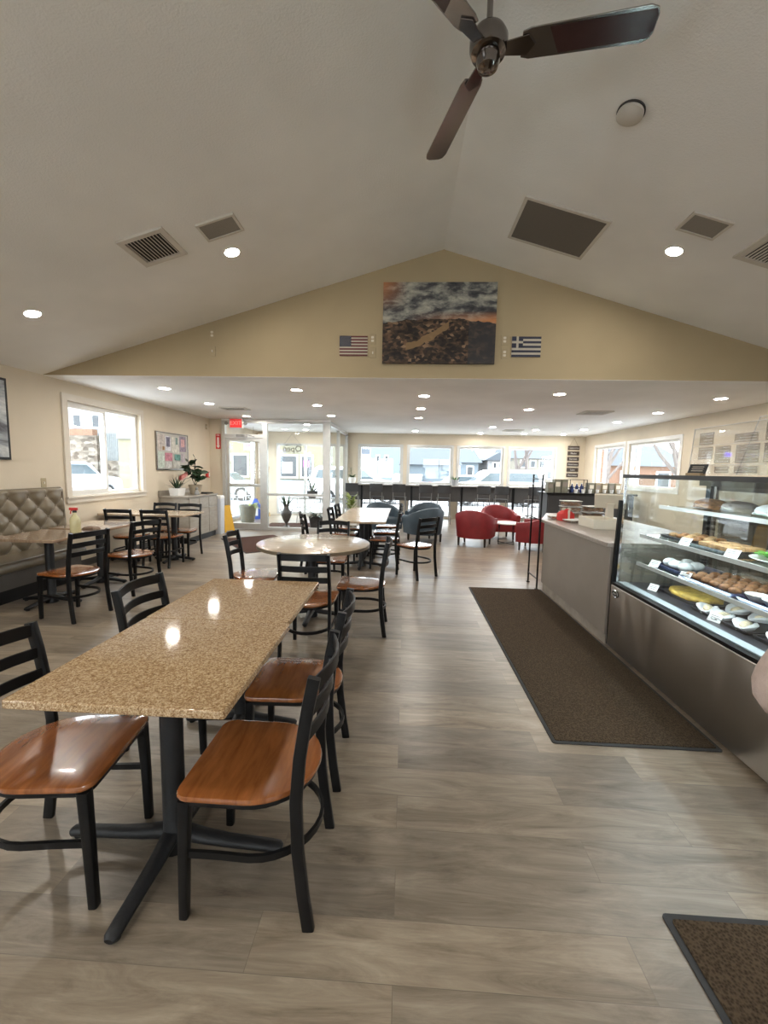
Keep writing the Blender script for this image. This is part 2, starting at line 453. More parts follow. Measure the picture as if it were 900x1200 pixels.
for nm, xa, xb in (('ceiling_left', XL-T, XRIDGE), ('ceiling_right', XRIDGE, XR+T)):
    za, zb = (ZL-T*kl, ZR) if nm == 'ceiling_left' else (ZR, ZL-T*kr)
    mb = MB(); vs = []
    for y in (YB-T, YG+0.14):
        vs += [(xa, y, za), (xb, y, zb), (xb, y, zb+0.14), (xa, y, za+0.14)]
    mb.add(vs, [(0,1,2,3),(7,6,5,4),(0,4,5,1),(1,5,6,2),(2,6,7,3),(3,7,4,0)])
    struct(mb.build(nm, m_vault))
# baseboards
m_base = M('dark_grey_cove_base', (0.06, 0.055, 0.05), 0.6)
struct(MB().box(XL, XL+0.012, YB, 9.9, 0, 0.1).build('baseboard_left', m_base))
struct(MB().box(XR-0.012, XR, YB, YF, 0, 0.1).build('baseboard_right', m_base))

# --- windows
def window_frame(mb, axis, pos, d, a0, a1, z0, z1, wd, mulls=(), rails=()):
    """frame bars around an opening, centred on plane pos with depth d"""
    def bx(a, b, c, e):
        if axis == 0: mb.box(pos-d/2, pos+d/2, a, b, c, e)
        else: mb.box(a, b, pos-d/2, pos+d/2, c, e)
    bx(a0, a0+wd, z0, z1); bx(a1-wd, a1, z0, z1); bx(a0+wd, a1-wd, z0, z0+wd); bx(a0+wd, a1-wd, z1-wd, z1)
    for m in mulls: bx(m-wd/2, m+wd/2, z0+wd, z1-wd)
    for r_ in rails: bx(a0+wd, a1-wd, r_-wd/2, r_+wd/2)
def pane_mb(axis, pos, a0, a1, z0, z1):
    mb = MB(); t = 0.003
    if axis == 0: return mb.add([(pos,a0,z0),(pos,a1,z0),(pos,a1,z1),(pos,a0,z1)], [(0,1,2,3)])
    return mb.add([(a0,pos,z0),(a1,pos,z0),(a1,pos,z1),(a0,pos,z1)], [(0,1,2,3)])
# window 1: big slider in the left wall
r = sroot('window_1', (0,0,0), 'two-pane white sliding window in the left wall above the booth end', 'window')
mb = MB(); window_frame(mb, 0, XL-0.09, 0.07, *LW, 0.05, mulls=((LW[0]+LW[1])/2,)); mb.build('window_frame', m_white, r)
mb = MB(); window_frame(mb, 0, XL+0.012, 0.024, LW[0]-0.09, LW[1]+0.09, LW[2]-0.09, LW[3]+0.09, 0.09)
mb.box(XL, XL+0.05, LW[0]-0.1, LW[1]+0.1, LW[2]-0.02, LW[2]+0.0); mb.build('window_casing', M('cream_trim_paint', (0.70, 0.64, 0.55), 0.5, var=0.03), r)
mb = MB(); ym = (LW[0]+LW[1])/2
window_frame(mb, 0, XL-0.06, 0.03, LW[0]+0.05, ym+0.02, LW[2]+0.05, LW[3]-0.05, 0.035)
mb.build('sliding_sash', m_white, r)
pane_mb(0, XL-0.09, LW[0]+0.05, LW[1]-0.05, LW[2]+0.05, LW[3]-0.05).build('pane', m_glass, r)
r = sroot('window_17', (0,0,0))  # added window beside the camera, unseen, lets daylight into the near room
mb = MB(); window_frame(mb, 0, XL-0.09, 0.07, *LW2, 0.05, mulls=((LW2[0]+LW2[1])/2,)); window_frame(mb, 0, XL+0.012, 0.024, LW2[0]-0.09, LW2[1]+0.09, LW2[2]-0.09, LW2[3]+0.09, 0.09); mb.build('window_frame', m_white, r)
pane_mb(0, XL-0.09, LW2[0]+0.05, LW2[1]-0.05, LW2[2]+0.05, LW2[3]-0.05).build('pane', m_glass, r)
for i, (a, b) in enumerate(((-3.2, -0.8), (1.2, 3.6))):  # two unseen windows added behind the camera to brighten ceiling and near floor
    r = sroot('window_%d' % (18+i), (0,0,0))
    mb = MB(); window_frame(mb, 1, YB-0.08, 0.1, a, b, 0.9, 2.4, 0.06, mulls=((a+b)/2,)); mb.build('window_frame', m_white, r)
    pane_mb(1, YB-0.08, a+0.05, b-0.05, 0.95, 2.35).build('pane', m_glass, r)
# far windows, upper and lower lights
for i, (a, b) in enumerate(FW):
    for k, (z0, z1) in enumerate(((1.11, 2.27), (0.05, 0.62))):
        r = sroot('window_%d' % (2+i+4*k), (0,0,0))
        mb = MB(); window_frame(mb, 1, YF+0.07, 0.1, a, b, z0, z1, 0.045)
        if k == 0: window_frame(mb, 1, YF-0.006, 0.014, a-0.05, b+0.05, z0-0.05, z1+0.05, 0.05)
        mb.build('window_frame', m_alu, r)
        if k == 1:
            mb = MB()
            n = 8
            for j in range(1, n): x = a+(b-a)*j/n; mb.box(x-0.008, x+0.008, YF+0.11, YF+0.126, z0, z1)
            mb.box(a, b, YF+0.11, YF+0.126, 0.42, 0.44)
            mb.build('iron_bars', m_black, r)
        pane_mb(1, YF+0.07, a+0.04, b-0.04, z0+0.04, z1-0.04).build('pane', m_glass, r)
for i, (a, b, z0, z1) in enumerate((RW1, RW2)):
    r = sroot('window_%d' % (10+i))
    mb = MB(); window_frame(mb, 0, XR+0.08, 0.08, a, b, z0, z1, 0.05, mulls=((b-0.42,) if i == 0 else (b-0.30,)))
    window_frame(mb, 0, XR-0.008, 0.016, a-0.08, b+0.08, z0-0.08, z1+0.08, 0.08); mb.build('window_frame', m_white, r)
    pane_mb(0, XR+0.08, a+0.05, b-0.05, z0+0.05, z1-0.05).build('pane', m_glass, r)
# --- vestibule of aluminium storefront
YV, XV = 9.9, -1.87
struct(clean(wall_mb(1, YV, 0.1, XL, -4.42, 0, ZL, []).build('wall_stub', m_wall)))
r = sroot('trim_2')
mb = MB()
def vb(x0, x1, z0, z1): mb.box(x0, x1, YV-0.05, YV+0.05, z0, z1)
vb(-4.42, -4.34, 0, 2.62); vb(-3.42, -3.32, 0, 2.62); vb(-1.97, -1.80, 0, 2.62)
vb(-4.34, -3.42, 2.56, 2.62); vb(-3.32, -1.97, 2.56, 2.62); vb(-4.34, -3.42, 2.22, 2.30)
vb(-3.32, -1.97, 0.0, 0.07); vb(-3.32, -1.97, 0.84, 0.90)
mb.build('frame', m_alu, r)
struct(MB().box(-4.42, -1.80, YV-0.05, YV+0.05, 2.62, ZL).build('trim_3', m_low))
r = sroot('window_12'); pane_mb(1, YV, -3.33, -1.96, 0.06, 2.57).build('pane', m_glass, r)
r = sroot('window_13'); pane_mb(1, YV, -4.35, -3.41, 2.29, 2.57).build('pane', m_glass, r)
r = sroot('door_1', (0,0,0), 'glazed aluminium entrance door with a mid rail below the exit sign', 'door')
mb = MB(); window_frame(mb, 1, YV, 0.045, -4.33, -3.43, 0.01, 2.21, 0.075, rails=(1.08,)); mb.box(-4.33, -3.43, YV-0.022, YV+0.022, 0.01, 0.15)
mb.build('door_frame', m_alu, r)
pane_mb(1, YV, -4.26, -3.50, 0.14, 2.14).build('pane', m_glass, r)
mb = MB(); mb.tube([(-3.50, YV-0.03, 1.08), (-3.50, YV-0.08, 1.08), (-4.26, YV-0.08, 1.08), (-4.26, YV-0.03, 1.08)], 0.012); mb.build('push_bar', m_alu, r)
mb = MB(); mb.box(-4.05, -3.80, YV-0.10, YV-0.03, 2.23, 2.29); mb.tube([(-3.95, YV-0.08, 2.27), (-3.75, YV-0.2, 2.28), (-3.62, YV-0.06, 2.24)], 0.008); mb.build('door_closer', m_grey, r)
# side glass
r = sroot('trim_4'); mb = MB()
for y in (YV+0.1, 11.5, YF-0.06): mb.box(XV-0.04, XV+0.04, y-0.04, y+0.04, 0, 2.62)
mb.box(XV-0.04, XV+0.04, YV+0.05, YF-0.02, 2.56, ZL); mb.box(XV-0.04, XV+0.04, YV+0.05, YF-0.02, 0, 0.07)
mb.build('frame', m_alu, r)
r = sroot('window_14'); pane_mb(0, XV, YV+0.05, YF-0.02, 0.06, 2.57).build('pane', m_glass, r)
# outer storefront of the vestibule
r = sroot('window_15'); mb = MB(); window_frame(mb, 1, YF+0.06, 0.1, -4.14, -1.92, 0.03, 2.3, 0.07, mulls=(-3.22, -2.2), rails=(0.55,)); mb.build('window_frame', m_alu, r)
pane_mb(1, YF+0.06, -4.1, -1.95, 0.08, 2.26).build('pane', m_glass, r)
r = sroot('window_16'); mb = MB(); window_frame(mb, 0, XL-0.08, 0.1, *VLW, 0.07, rails=(0.95,)); mb.build('window_frame', m_alu, r)
pane_mb(0, XL-0.08, VLW[0]+0.05, VLW[1]-0.05, VLW[2]+0.05, VLW[3]-0.05).build('pane', m_glass, r)
# grey panel band under the far windows (behind the bar)
m_band = M('dark_grey_panel', (0.075, 0.07, 0.068), 0.55, var=0.05)
#@@PART2
# ------------------------------------------------------------------ dining chair
def seat_outline(k=1.0):
    pts = []
    hw, yf = 0.212*k, 0.215*k
    r = 0.045
    for i in range(5):
        a = R(90-22.5*i); pts.append((hw-r+r*math.cos(a), yf-r+r*math.sin(a)))
    for i in range(0, 19):
        a = R(-180*i/18); pts.append((hw*math.cos(a)*(1.0 if i not in (0, 18) else 1), -0.02+0.212*k*math.sin(a)))
    for i in range(5):
        a = R(180-22.5*i); pts.append((-hw+r+r*math.cos(a), yf-r+r*math.sin(a)))
    return pts[::-1]
def make_chair(label, group):
    t = thing('dining_chair', label, 'chair', group=group)
    o = seat_outline()
    mb = MB()
    rings = []
    for k, z in ((0.95, 0.436), (0.99, 0.440), (1.0, 0.448), (0.985, 0.457), (0.93, 0.460), (0.5, 0.4585)):
        rings.append([(x*k, y*k, z) for x, y in o])
    mb.loft(rings); mb.build('seat', m_seat, t, 40)
    MB().prism(seat_outline(0.94), 0.416, 0.436).build('seat_frame', m_black, t, 40)
    for s in (-1, 1):
        MB().sweep([(s*0.186, 0.195, 0.0), (s*0.186, 0.19, 0.22), (s*0.184, 0.182, 0.43)], rrect(-0.018, 0.018, -0.018, 0.018, 0.008, 2), (0, 1, 0), scales=(0.85, 0.95, 1.1)).build('leg', m_black, t, 35)
        path = [(s*0.198, -0.232, 0.0), (s*0.197, -0.214, 0.12), (s*0.195, -0.196, 0.28), (s*0.194, -0.190, 0.45), (s*0.193, -0.202, 0.60), (s*0.192, -0.226, 0.76), (s*0.191, -0.248, 0.87)]
        MB().sweep(path, rrect(-0.012, 0.012, -0.020, 0.020, 0.005, 2), (0, 1, 0)).build('leg', m_black, t, 35)
    for z, y0, h in ((0.838, -0.243, 0.054), (0.744, -0.224, 0.047), (0.656, -0.210, 0.046)):
        path = []
        for i in range(11):
            q = i/10; path.append((-0.185+0.37*q, y0-0.042*math.sin(PI*q), z+0.008*math.sin(PI*q)))
        MB().bar(path, 0.010, h).build('back_slat', m_black, t, 30, bevel=0.003, seg=1)
    path = [(0.186, 0.19, 0.235), (0.186, 0.07, 0.235)]+[(0.19*math.cos(R(-a)), -0.03+0.205*math.sin(R(-a)), 0.235) for a in range(0, 181, 12)]+[(-0.186, 0.07, 0.235), (-0.186, 0.19, 0.235)]
    MB().bar(path, 0.012, 0.024).build('hoop_stretcher', m_black, t, 40)
    return t
CH = None
def chair(x, y, rz, label, group):
    """rz in degrees: the way the chair faces, 0 = towards the far wall, 90 = towards the left wall"""
    global CH
    if CH is None:
        CH = make_chair(label, group); CH.location = (x, y, 0); CH.rotation_euler = (0, 0, R(rz)); return CH
    return dup(CH, (x, y, 0), R(rz), label, group)
G1 = 'chairs around the granite tables nearest the camera'
chair(-0.515, 1.41, 90, 'wood-seat black ladderback chair at right front corner of granite table', G1)
chair(-0.525, 2.00, 92, 'wood-seat black ladderback chair second from front on granite table right side', G1)
chair(-1.25, 1.40, -84, 'wood-seat black ladderback chair at left front corner of granite table', G1)
chair(-1.23, 2.20, -90, 'black ladderback chair behind granite table left side, only slatted back showing', G1)
G2 = 'chairs pulled up to the booth tables'
chair(-3.30, 3.90, 78, 'glossy wood-seat black chair drawn up to booth table carrying the spray bottle', G2)
chair(-3.28, 4.78, 74, 'black slatted chair with shiny round-backed seat at the second booth table', G2)
G3 = 'chairs around the pair of tables by the window'
chair(-3.66, 6.08, 0, 'black chair with its back to us at window table, nearer the aisle', G3)
chair(-4.19, 6.06, 0, 'black chair with its back to us at window table, nearer the window wall', G3)
chair(-3.70, 6.70, 180, 'black chair across the window table, in front of the grey cabinet, aisle side', G3)
chair(-4.17, 6.76, 180, 'black chair across the window table, tucked in close to the window wall', G3)
G4 = 'chairs around the round table'
chair(-0.76, 3.32, 0, 'black chair backed against the granite table, facing the round table', G4)
chair(-1.47, 4.02, -84, 'black chair on the left side of the round table', G4)
chair(-0.39, 3.83, 91, 'shiny wood-seat black chair on the right side of the round table', G4)
chair(-0.88, 4.86, 180, 'black chair on the far side of the round table, mostly hidden', G4)
G5 = 'chairs along the three small tables'
chair(-1.27, 6.06, -66, 'black chair turned askew on left of the three small tables, behind round table', G5)
chair(-1.0, 6.86, -90, 'black chair tucked in on left side of the middle small table', G5)
chair(-1.0, 7.55, -90, 'black chair tucked in on left side of the farthest small table', G5)
chair(-0.31, 6.42, 90, 'black chair tucked in on right side of the nearest small table', G5)
chair(-0.31, 7.15, 90, 'black chair tucked in on right side of the middle small table', G5)
chair(-0.31, 7.92, 90, 'black chair tucked in on right side of the farthest small table', G5)
chair(0.18, 5.92, 45, 'lone black chair standing in the aisle in front of blue armchair', 'chair standing alone in the aisle')

# ------------------------------------------------------------------ tables
def pedestal(parent, x=0.0, y=0.0, arm=0.33, top=0.72, armx=None, turn=0.0):
    mb = MB(); mb.lathe([(0.06, 0.0), (0.058, 0.05), (0.048, 0.07), (0.042, 0.08), (0.042, top-0.03), (0.05, top-0.02), (0.05, top)], (x, y, 0), 20)
    mb.build('column', m_iron, parent, 35)
    mb = MB(); mb.box(x-0.2, x+0.2, y-0.03, y+0.03, top-0.012, top); mb.box(x-0.03, x+0.03, y-0.2, y+0.2, top-0.012, top); mb.build('mounting_spider', m_iron, parent)
    for k in range(4):
        a = k*PI/2+R(turn); c, s = math.cos(a), math.sin(a)
        L = armx if (armx and k % 2 == 0) else arm
        P = [(0.03, 0.062, 1.3), (0.12, 0.046, 1.15), (0.22, 0.036, 1.0), (L-0.05, 0.028, 0.95), (L-0.012, 0.024, 0.9), (L, 0.022, 0.55)]
        path = [(x+c*q, y+s*q, z) for q, z, _ in P]
        sec = [(0.028*math.cos(t), 0.020*math.sin(t)) for t in [2*PI*j/12 for j in range(12)]]
        mb = MB(); mb.sweep(path, sec, (0, 0, 1), scales=[q for _, _, q in P])
        mb.lathe([(0.016, 0.0), (0.018, 0.006), (0.014, 0.02)], (x+c*(L-0.03), y+s*(L-0.03), 0), 10)
        mb.build('leg', m_iron, parent, 50)
def rect_table(label, x, y, w_, d_, mat, group, thick=0.03, edge=None, cat='table', base_dy=0.0, base_dx=0.0, zt=0.75, turn=0.0, arm=0.33, armx=None):
    t = thing('pedestal_table', label, cat, (x, y, 0), 0, group)
    MB().prism(rrect(-w_/2, w_/2, -d_/2, d_/2, 0.012, 3), zt-thick, zt).build('table_top', mat, t, 35, bevel=0.004, seg=2)
    pedestal(t, base_dx, base_dy, top=zt-thick, turn=turn, arm=arm, armx=armx)
    return t
GT = 'granite-topped tables pushed together near the camera'
rect_table('speckled tan granite table nearest the camera', -0.925, 1.59, 0.745, 0.76, m_granite, GT, base_dy=-0.105, base_dx=0.035, turn=-1, arm=0.37, armx=0.44)
rect_table('speckled tan granite table pushed against the far edge of nearest one', -0.935, 2.357, 0.735, 0.76, m_granite, GT, base_dy=-0.08)
m_tan = wood_material('tan_laminate_top', (0.40, 0.30, 0.20), (0.50, 0.39, 0.27), (3, 20, 3), 0.22, 0.35)
m_brtop = wood_material('brown_laminate_top', (0.25, 0.17, 0.11), (0.38, 0.27, 0.18), (20, 3, 3), 0.16, 0.5)
m_edge = M('bronze_table_edge', (0.17, 0.135, 0.09), 0.4)
t = thing('round_table', 'round beige pedestal table behind the granite tables', 'table', (-0.93, 4.22, 0))
MB().lathe([(0.0005, 0.717), (0.56, 0.717), (0.575, 0.72), (0.575, 0.7495), (0.568, 0.751), (0.0005, 0.751)], n=64).build('table_top', m_tan, t, 40)
MB().lathe([(0.574, 0.715), (0.579, 0.718), (0.579, 0.747), (0.574, 0.749)], n=64, ring=True).build('edge_band', m_edge, t, 40)
pedestal(t, 0, -0.1, top=0.717)
GB = 'laminate tables in front of the booth'
rect_table('brown booth table with the spray bottle on it', -3.85, 4.25, 0.68, 0.68, m_brtop, GB)
rect_table('shiny brown booth table beyond the one with the spray bottle', -3.90, 5.06, 0.68, 0.76, m_brtop, GB)
GW = 'laminate tables joined under the window'
rect_table('tan laminate window table on the aisle side, in front of cabinet', -3.70, 6.43, 0.68, 0.66, m_tan, GW, zt=0.765)
rect_table('tan laminate window table on the wall side, under the window', -4.385, 6.43, 0.68, 0.66, m_tan, GW, zt=0.765, turn=45)
GS = 'three small tables in a row down the middle'
rect_table('nearest of three small tables in a row behind the round table', -0.66, 6.42, 0.78, 0.75, m_tan, GS)
rect_table('middle of three small tables in a row behind the round table', -0.66, 7.18, 0.78, 0.75, m_tan, GS)
rect_table('farthest of three small tables in a row, next to blue armchair', -0.66, 7.94, 0.78, 0.75, m_tan, GS)

# ------------------------------------------------------------------ booth with tufted back
def booth():
    t = thing('booth_bench', 'long taupe vinyl booth bench with diamond-tufted back along left wall', 'booth', (0, 0, 0))
    y0, y1 = 1.9, 5.38
    mb = MB(); mb.box(XL+0.005, -4.27, y0, y1-0.22, 0.0, 0.15); mb.build('kick_base', m_black, t)
    m_booth_side = M('grey_booth_front', (0.085, 0.075, 0.065), 0.5, var=0.05)
    mb = MB(); mb.box(XL+0.01, -4.24, y0, y1-0.22, 0.15, 0.34); mb.build('seat_base', m_booth_side, t)
    # seat cushion, rounded front
    sec = [(XL+0.13, 0.34), (-4.20, 0.34), (-4.165, 0.355), (-4.15, 0.39), (-4.155, 0.43), (-4.18, 0.455), (-4.22, 0.462), (-4.45, 0.462), (XL+0.13, 0.455)]
    rings = [[(x, y, z) for x, z in sec] for y in (y0, y1-0.24, y1-0.225)]
    rings[2] = [(x-0.01, y1-0.222, (z-0.4)*0.85+0.4) for x, z in sec]
    MB().loft(rings).build('seat_cushion', m_vinyl, t, 40)
    mb = MB(); mb.tube([(-4.172, y0, 0.452), (-4.172, y1-0.225, 0.452)], 0.006); mb.build('piping', m_vinyl, t, 60)
    # tufted back: a relief over (y,z)
    zb0, zb1 = 0.40, 1.20
    ny, nz = 230, 64
    du, dv = 0.26, 0.27
    vs = []; fs = []
    for i in range(ny+1):
        y = y0+(y1-y0)*i/ny
        for j in range(nz+1):
            z = zb0+(zb1-zb0)*j/nz
            a = (y-y1)/du+(z-zb1+0.10)/dv; b = (y-y1)/du-(z-zb1+0.10)/dv
            h = (abs(math.sin(PI*a))*abs(math.sin(PI*b)))**0.45
            if z > zb1-0.10:        # above the top row of buttons: vertical pleats
                q = abs(math.sin(PI*(y-y1)/du)); k = min(1, (z-(zb1-0.10))/0.06)
                h = h*(1-k)+(q**0.35)*k
            edge = min(1, (zb1-z)/0.03, (y1-y)/0.04)
            edge = math.sqrt(max(0, 1-(1-max(0, edge))**2))
            x = XL+0.10+0.02*(1-(z-zb0)/(zb1-zb0))*2+0.055*h*edge-0.06*(1-edge)
            vs.append((x, y, z))
    for i in range(ny):
        for j in range(nz):
            k = i*(nz+1)+j; fs.append((k, k+nz+1, k+nz+2, k+1))
    mb = MB(); mb.add(vs, fs); mb.build('tufted_back', m_vinyl, t, 180)
    mb = MB(); mb.box(XL+0.005, XL+0.09, y0, y1, 0.15, 1.19); mb.build('back_panel', m_booth_side, t)
    mb = MB(); mb.tube([(XL+0.09, y0, zb1-0.006), (XL+0.09, y1-0.01, zb1-0.006), (XL+0.11, y1, zb1-0.03), (XL+0.14, y1, 0.47)], 0.012); mb.build('piping', m_vinyl, t, 60)
    for i in range(14):
        for zr in (0, 1, 2, 3, 4, 5):
            y = y1-du/2*(2*i+(zr % 2)); z = zb1-0.10-dv/2*zr
            if y < y0+0.05 or y > y1-0.04 or z < 0.47: continue
            x = XL+0.10+0.04*(1-(z-zb0)/(zb1-zb0))+0.006
            MB().sphere((x, y, z), 0.014, 10, 6, (0.6, 1, 1)).build('button', m_vinyl, t, 60)
booth()

# ------------------------------------------------------------------ tub armchairs
def make_armchair(label, cloth, group):
    t = thing('tub_armchair', label, 'armchair', group=group)
    W_, D_ = 0.33, 0.30
    # U-shaped shell, seen from above: sides then round back (facing +y)
    path = []
    for i in range(7): path.append((-W_, 0.30-0.30*i/6, 0))
    for i in range(1, 24): a = PI+PI*i/24; path.append((W_*math.cos(a), 0.0+D_*math.sin(a), 0))
    for i in range(7): path.append((W_, 0.30*i/6, 0))
    rings = []; n = len(path)
    for i, p in enumerate(path):
        q = abs(i/(n-1)*2-1)               # 1 at the arm fronts, 0 at the middle of the back
        top = 0.56+0.19*(0.5+0.5*math.cos(PI*min(1, q*1.05)))
        a = path[max(0, i-1)]; b = path[min(n-1, i+1)]
        tn = Vector((b[0]-a[0], b[1]-a[1], 0)).normalized(); out = Vector((tn.y, -tn.x, 0))
        c = Vector(p); fl = 0.035
        if out.dot(Vector((p[0], p[1]-0.0, 0))) < 0: out = -out
        th = 0.045
        sec = [(-th, 0.17), (th-0.012, 0.17), (th+fl*0.4, 0.40), (th+fl, top-0.03), (th+fl-0.012, top-0.006), (0.0+fl, top), (-th+fl+0.006, top-0.01), (-th+fl-0.004, top-0.04), (-th, 0.40)]
        rings.append([(c.x+out.x*s, c.y+out.y*s, z) for s, z in sec])
    MB().loft(rings).build('shell', cloth, t, 40)
    po = [(x*0.9, y*0.9+0.02) for x, y, _ in path]
    mb = MB(); rr = []
    for k, z in ((1.0, 0.18), (1.0, 0.385), (0.985, 0.41), (0.93, 0.425), (0.5, 0.43)): rr.append([(x*k, y*k, z) for x, y in po])
    mb.loft(rr); mb.build('seat_cushion', cloth, t, 40)
    for sx in (-1, 1):
        for sy in (-0.21, 0.24):
            MB().loft([[(sx*0.27+dx*0.022*k, sy+dy*0.022*k, z) for dx, dy in ((-1,-1),(1,-1),(1,1),(-1,1))] for k, z in ((0.65, 0.0), (1.0, 0.175))]).build('leg', m_darkleg, t)
    return t
GR = 'red tub armchairs around the white coffee table'; GU = 'slate blue tub armchairs in the middle'
ar = make_armchair('red tub armchair with its back to us, left of white coffee table', m_cloth_red, GR)
ar.location = (1.47, 8.62, 0); ar.rotation_euler = (0, 0, R(-24))
dup(ar, (2.18, 9.62, 0), R(185), 'red tub armchair facing us behind the white coffee table', GR)
dup(ar, (2.62, 8.30, 0), R(62), 'red tub armchair half hidden behind the end of the order counter', GR)
au = make_armchair('slate blue tub armchair nearest us, back turned, behind the lone chair', m_cloth_blue, GU)
au.location = (0.45, 8.9, 0); au.rotation_euler = (0, 0, R(28))
dup(au, (0.50, 9.95, 0), R(160), 'slate blue tub armchair peeking over the top of the nearest blue one', GU)
dup(au, (-0.50, 9.62, 0), R(-158), 'slate blue tub armchair facing us beyond the three small tables', GU)
t = thing('coffee_table', 'small round white coffee table on black legs between red armchairs', 'table', (2.18, 8.88, 0))
MB().lathe([(0.0005, 0.43), (0.27, 0.43), (0.285, 0.437), (0.285, 0.452), (0.278, 0.456), (0.0005, 0.456)], n=40).build('table_top', m_paper, t, 40)
for a in (35, 125):
    c, s = math.cos(R(a)), math.sin(R(a))
    MB().tube([(-0.2*c, -0.2*s, 0.43), (-0.22*c, -0.22*s, 0.012), (0.22*c, 0.22*s, 0.012), (0.2*c, 0.2*s, 0.43)], 0.010).build('leg', m_black, t, 40)

# ------------------------------------------------------------------ bar along the far windows with stools
t = thing('window_bar', 'long pale-topped window bar with dark grey apron along far windows', 'bar', (0, 0, 0))
m_bartop = M('pale_laminate', (0.42, 0.40, 0.38), 0.15, var=0.05)
MB().box(-1.78, 5.2, 12.42, 12.98, 1.055, 1.09).build('worktop', m_bartop, t, bevel=0.005)
MB().box(-1.78, 5.2, 12.60, 12.63, 0.60, 1.054).build('apron', m_band, t)
for x in (-1.3, 0.2, 1.7, 3.22, 4.75):
    MB().box(x-0.03, x+0.03, 12.44, 12.50, 0.0, 1.054).build('leg', m_black, t)
def make_stool(label, group):
    t = thing('bar_stool', label, 'stool', group=group)
    MB().prism(rrect(-0.19, 0.19, -0.18, 0.19, 0.05, 4), 0.715, 0.745).build('seat', m_dark, t, 40, bevel=0.008)
    mb = MB(); path = [(-0.185+0.37*i/10, -0.205-0.03*math.sin(PI*i/10), 1.0) for i in range(11)]
    mb.bar(path, 0.014, 0.24); mb.build('backrest', m_dark, t, 40, bevel=0.01)
    m_tube = M('satin_steel_tube', (0.30, 0.29, 0.28), 0.3, 0.9, var=0.04)
    for s in (-1, 1):
        MB().tube([(s*0.20, 0.20, 0.0), (s*0.165, 0.16, 0.72)], 0.011, 8, (0, 1, 0)).build('leg', m_tube, t, 50)
        MB().tube([(s*0.20, -0.22, 0.0), (s*0.17, -0.17, 0.70), (s*0.17, -0.19, 0.85), (s*0.17, -0.205, 1.08)], 0.011, 8, (0, 1, 0)).build('leg', m_tube, t, 50)
    MB().tube([(-0.193, 0.19, 0.22), (0.193, 0.19, 0.22), (0.193, -0.21, 0.22), (-0.193, -0.21, 0.22)], 0.009, 6, closed=True).build('footrest', m_tube, t, 50)
    return t
SG = 'dark bar stools along the window bar'
st = [(-1.53, 'first bar stool from the vestibule, below the potted orchid'), (-0.81, 'second bar stool from the vestibule, below the white car window'),
      (-0.15, 'third bar stool from the vestibule, left of the pier'), (0.60, 'fourth bar stool from the vestibule'),
      (1.12, 'fifth bar stool from the vestibule, just left of the grey plant pot'), (2.24, 'sixth bar stool from the vestibule, right of grey plant pot'),
      (2.76, 'seventh bar stool from the vestibule, above the far red armchair'), (3.66, 'eighth bar stool from the vestibule, seen through the black rack'),
      (4.36, 'ninth bar stool from the vestibule, behind the drinks station')]
s0 = None
for x, lb in st:
    if s0 is None: s0 = make_stool('dark '+lb, SG); s0.location = (x, 12.1, 0)
    else: dup(s0, (x, 12.1+random.uniform(-0.06, 0.06), 0), R(random.uniform(-6, 6)), 'dark '+lb, SG)
#@@PART3
# ------------------------------------------------------------------ floor mats
def floor_mat(name, label, poly_w, poly_d, loc, rz, mat, border=True):
    t = thing(name, label, 'mat', loc, rz)
    MB().prism(rrect(-poly_w/2, poly_w/2, -poly_d/2, poly_d/2, 0.015, 3), 0.0005, 0.006).build('rubber_border', m_rubber, t)
    MB().prism(rrect(-poly_w/2+0.022, poly_w/2-0.022, -poly_d/2+0.022, poly_d/2-0.022, 0.01, 3), 0.006, 0.011).build('pile', mat, t)
    return t
floor_mat('floor_mat', 'long brown carpet runner mat along the order counter and display case', 0.93, 3.14, (1.335, 3.81, 0), 0, m_mat)
floor_mat('floor_mat', 'dark brown ribbed mat corner nearest the camera at lower right', 0.95, 1.5, (1.40, 0.59, 0), 0, m_mat)
floor_mat('floor_mat', 'reddish brown entrance mat lying askew behind the round table', 1.75, 1.15, (-2.86, 8.10, 0.0), R(-52), m_mat2)
floor_mat('floor_mat', 'brown mat inside the glass vestibule by the urn', 1.3, 1.0, (-2.95, 10.75, 0), R(8), m_mat2)

# ------------------------------------------------------------------ order counter
t = thing('order_counter', 'grey-brown laminate order counter with stone top beside display case', 'counter', (0, 0, 0))
CP = [(1.81, 3.67), (2.9, 3.67), (2.9, 6.25), (2.15, 6.25), (1.81, 5.40)]
MB().prism(CP, 0.10, 0.885).build('body', m_greyfront, t, bevel=0.004)
MB().prism([(1.83, 3.68), (2.88, 3.68), (2.88, 6.2), (2.16, 6.2), (1.83, 5.38)], 0.0, 0.10).build('kick_base', M('scuffed_pale_kick', (0.30, 0.26, 0.22), 0.6, var=0.25, nscale=6), t)
MB().prism([(1.775, 3.662), (2.93, 3.662), (2.93, 6.28), (2.12, 6.28), (1.775, 5.42)], 0.886, 0.925).build('worktop', m_counter_top, t, bevel=0.006)
ZC = 0.926
# wooden tray box
t = thing('cream_box', 'shallow open cream box on order counter below the register', 'box', (2.19, 4.73, ZC))
mb = MB(); a, b, h = 0.15, 0.20, 0.105
mb.box(-a, a, -b, b, 0, 0.008); mb.box(-a, a, -b, -b+0.012, 0.008, h); mb.box(-a, a, b-0.012, b, 0.008, h); mb.box(-a, -a+0.012, -b+0.012, b-0.012, 0.008, h); mb.box(a-0.012, a, -b+0.012, b-0.012, 0.008, h)
mb.build('body', m_cream, t, bevel=0.004)
MB().box(-a-0.02, a+0.02, -b-0.02, b+0.02, -0.0005, 0.0).build('shadow_gap_foot', m_dark, t) if False else None
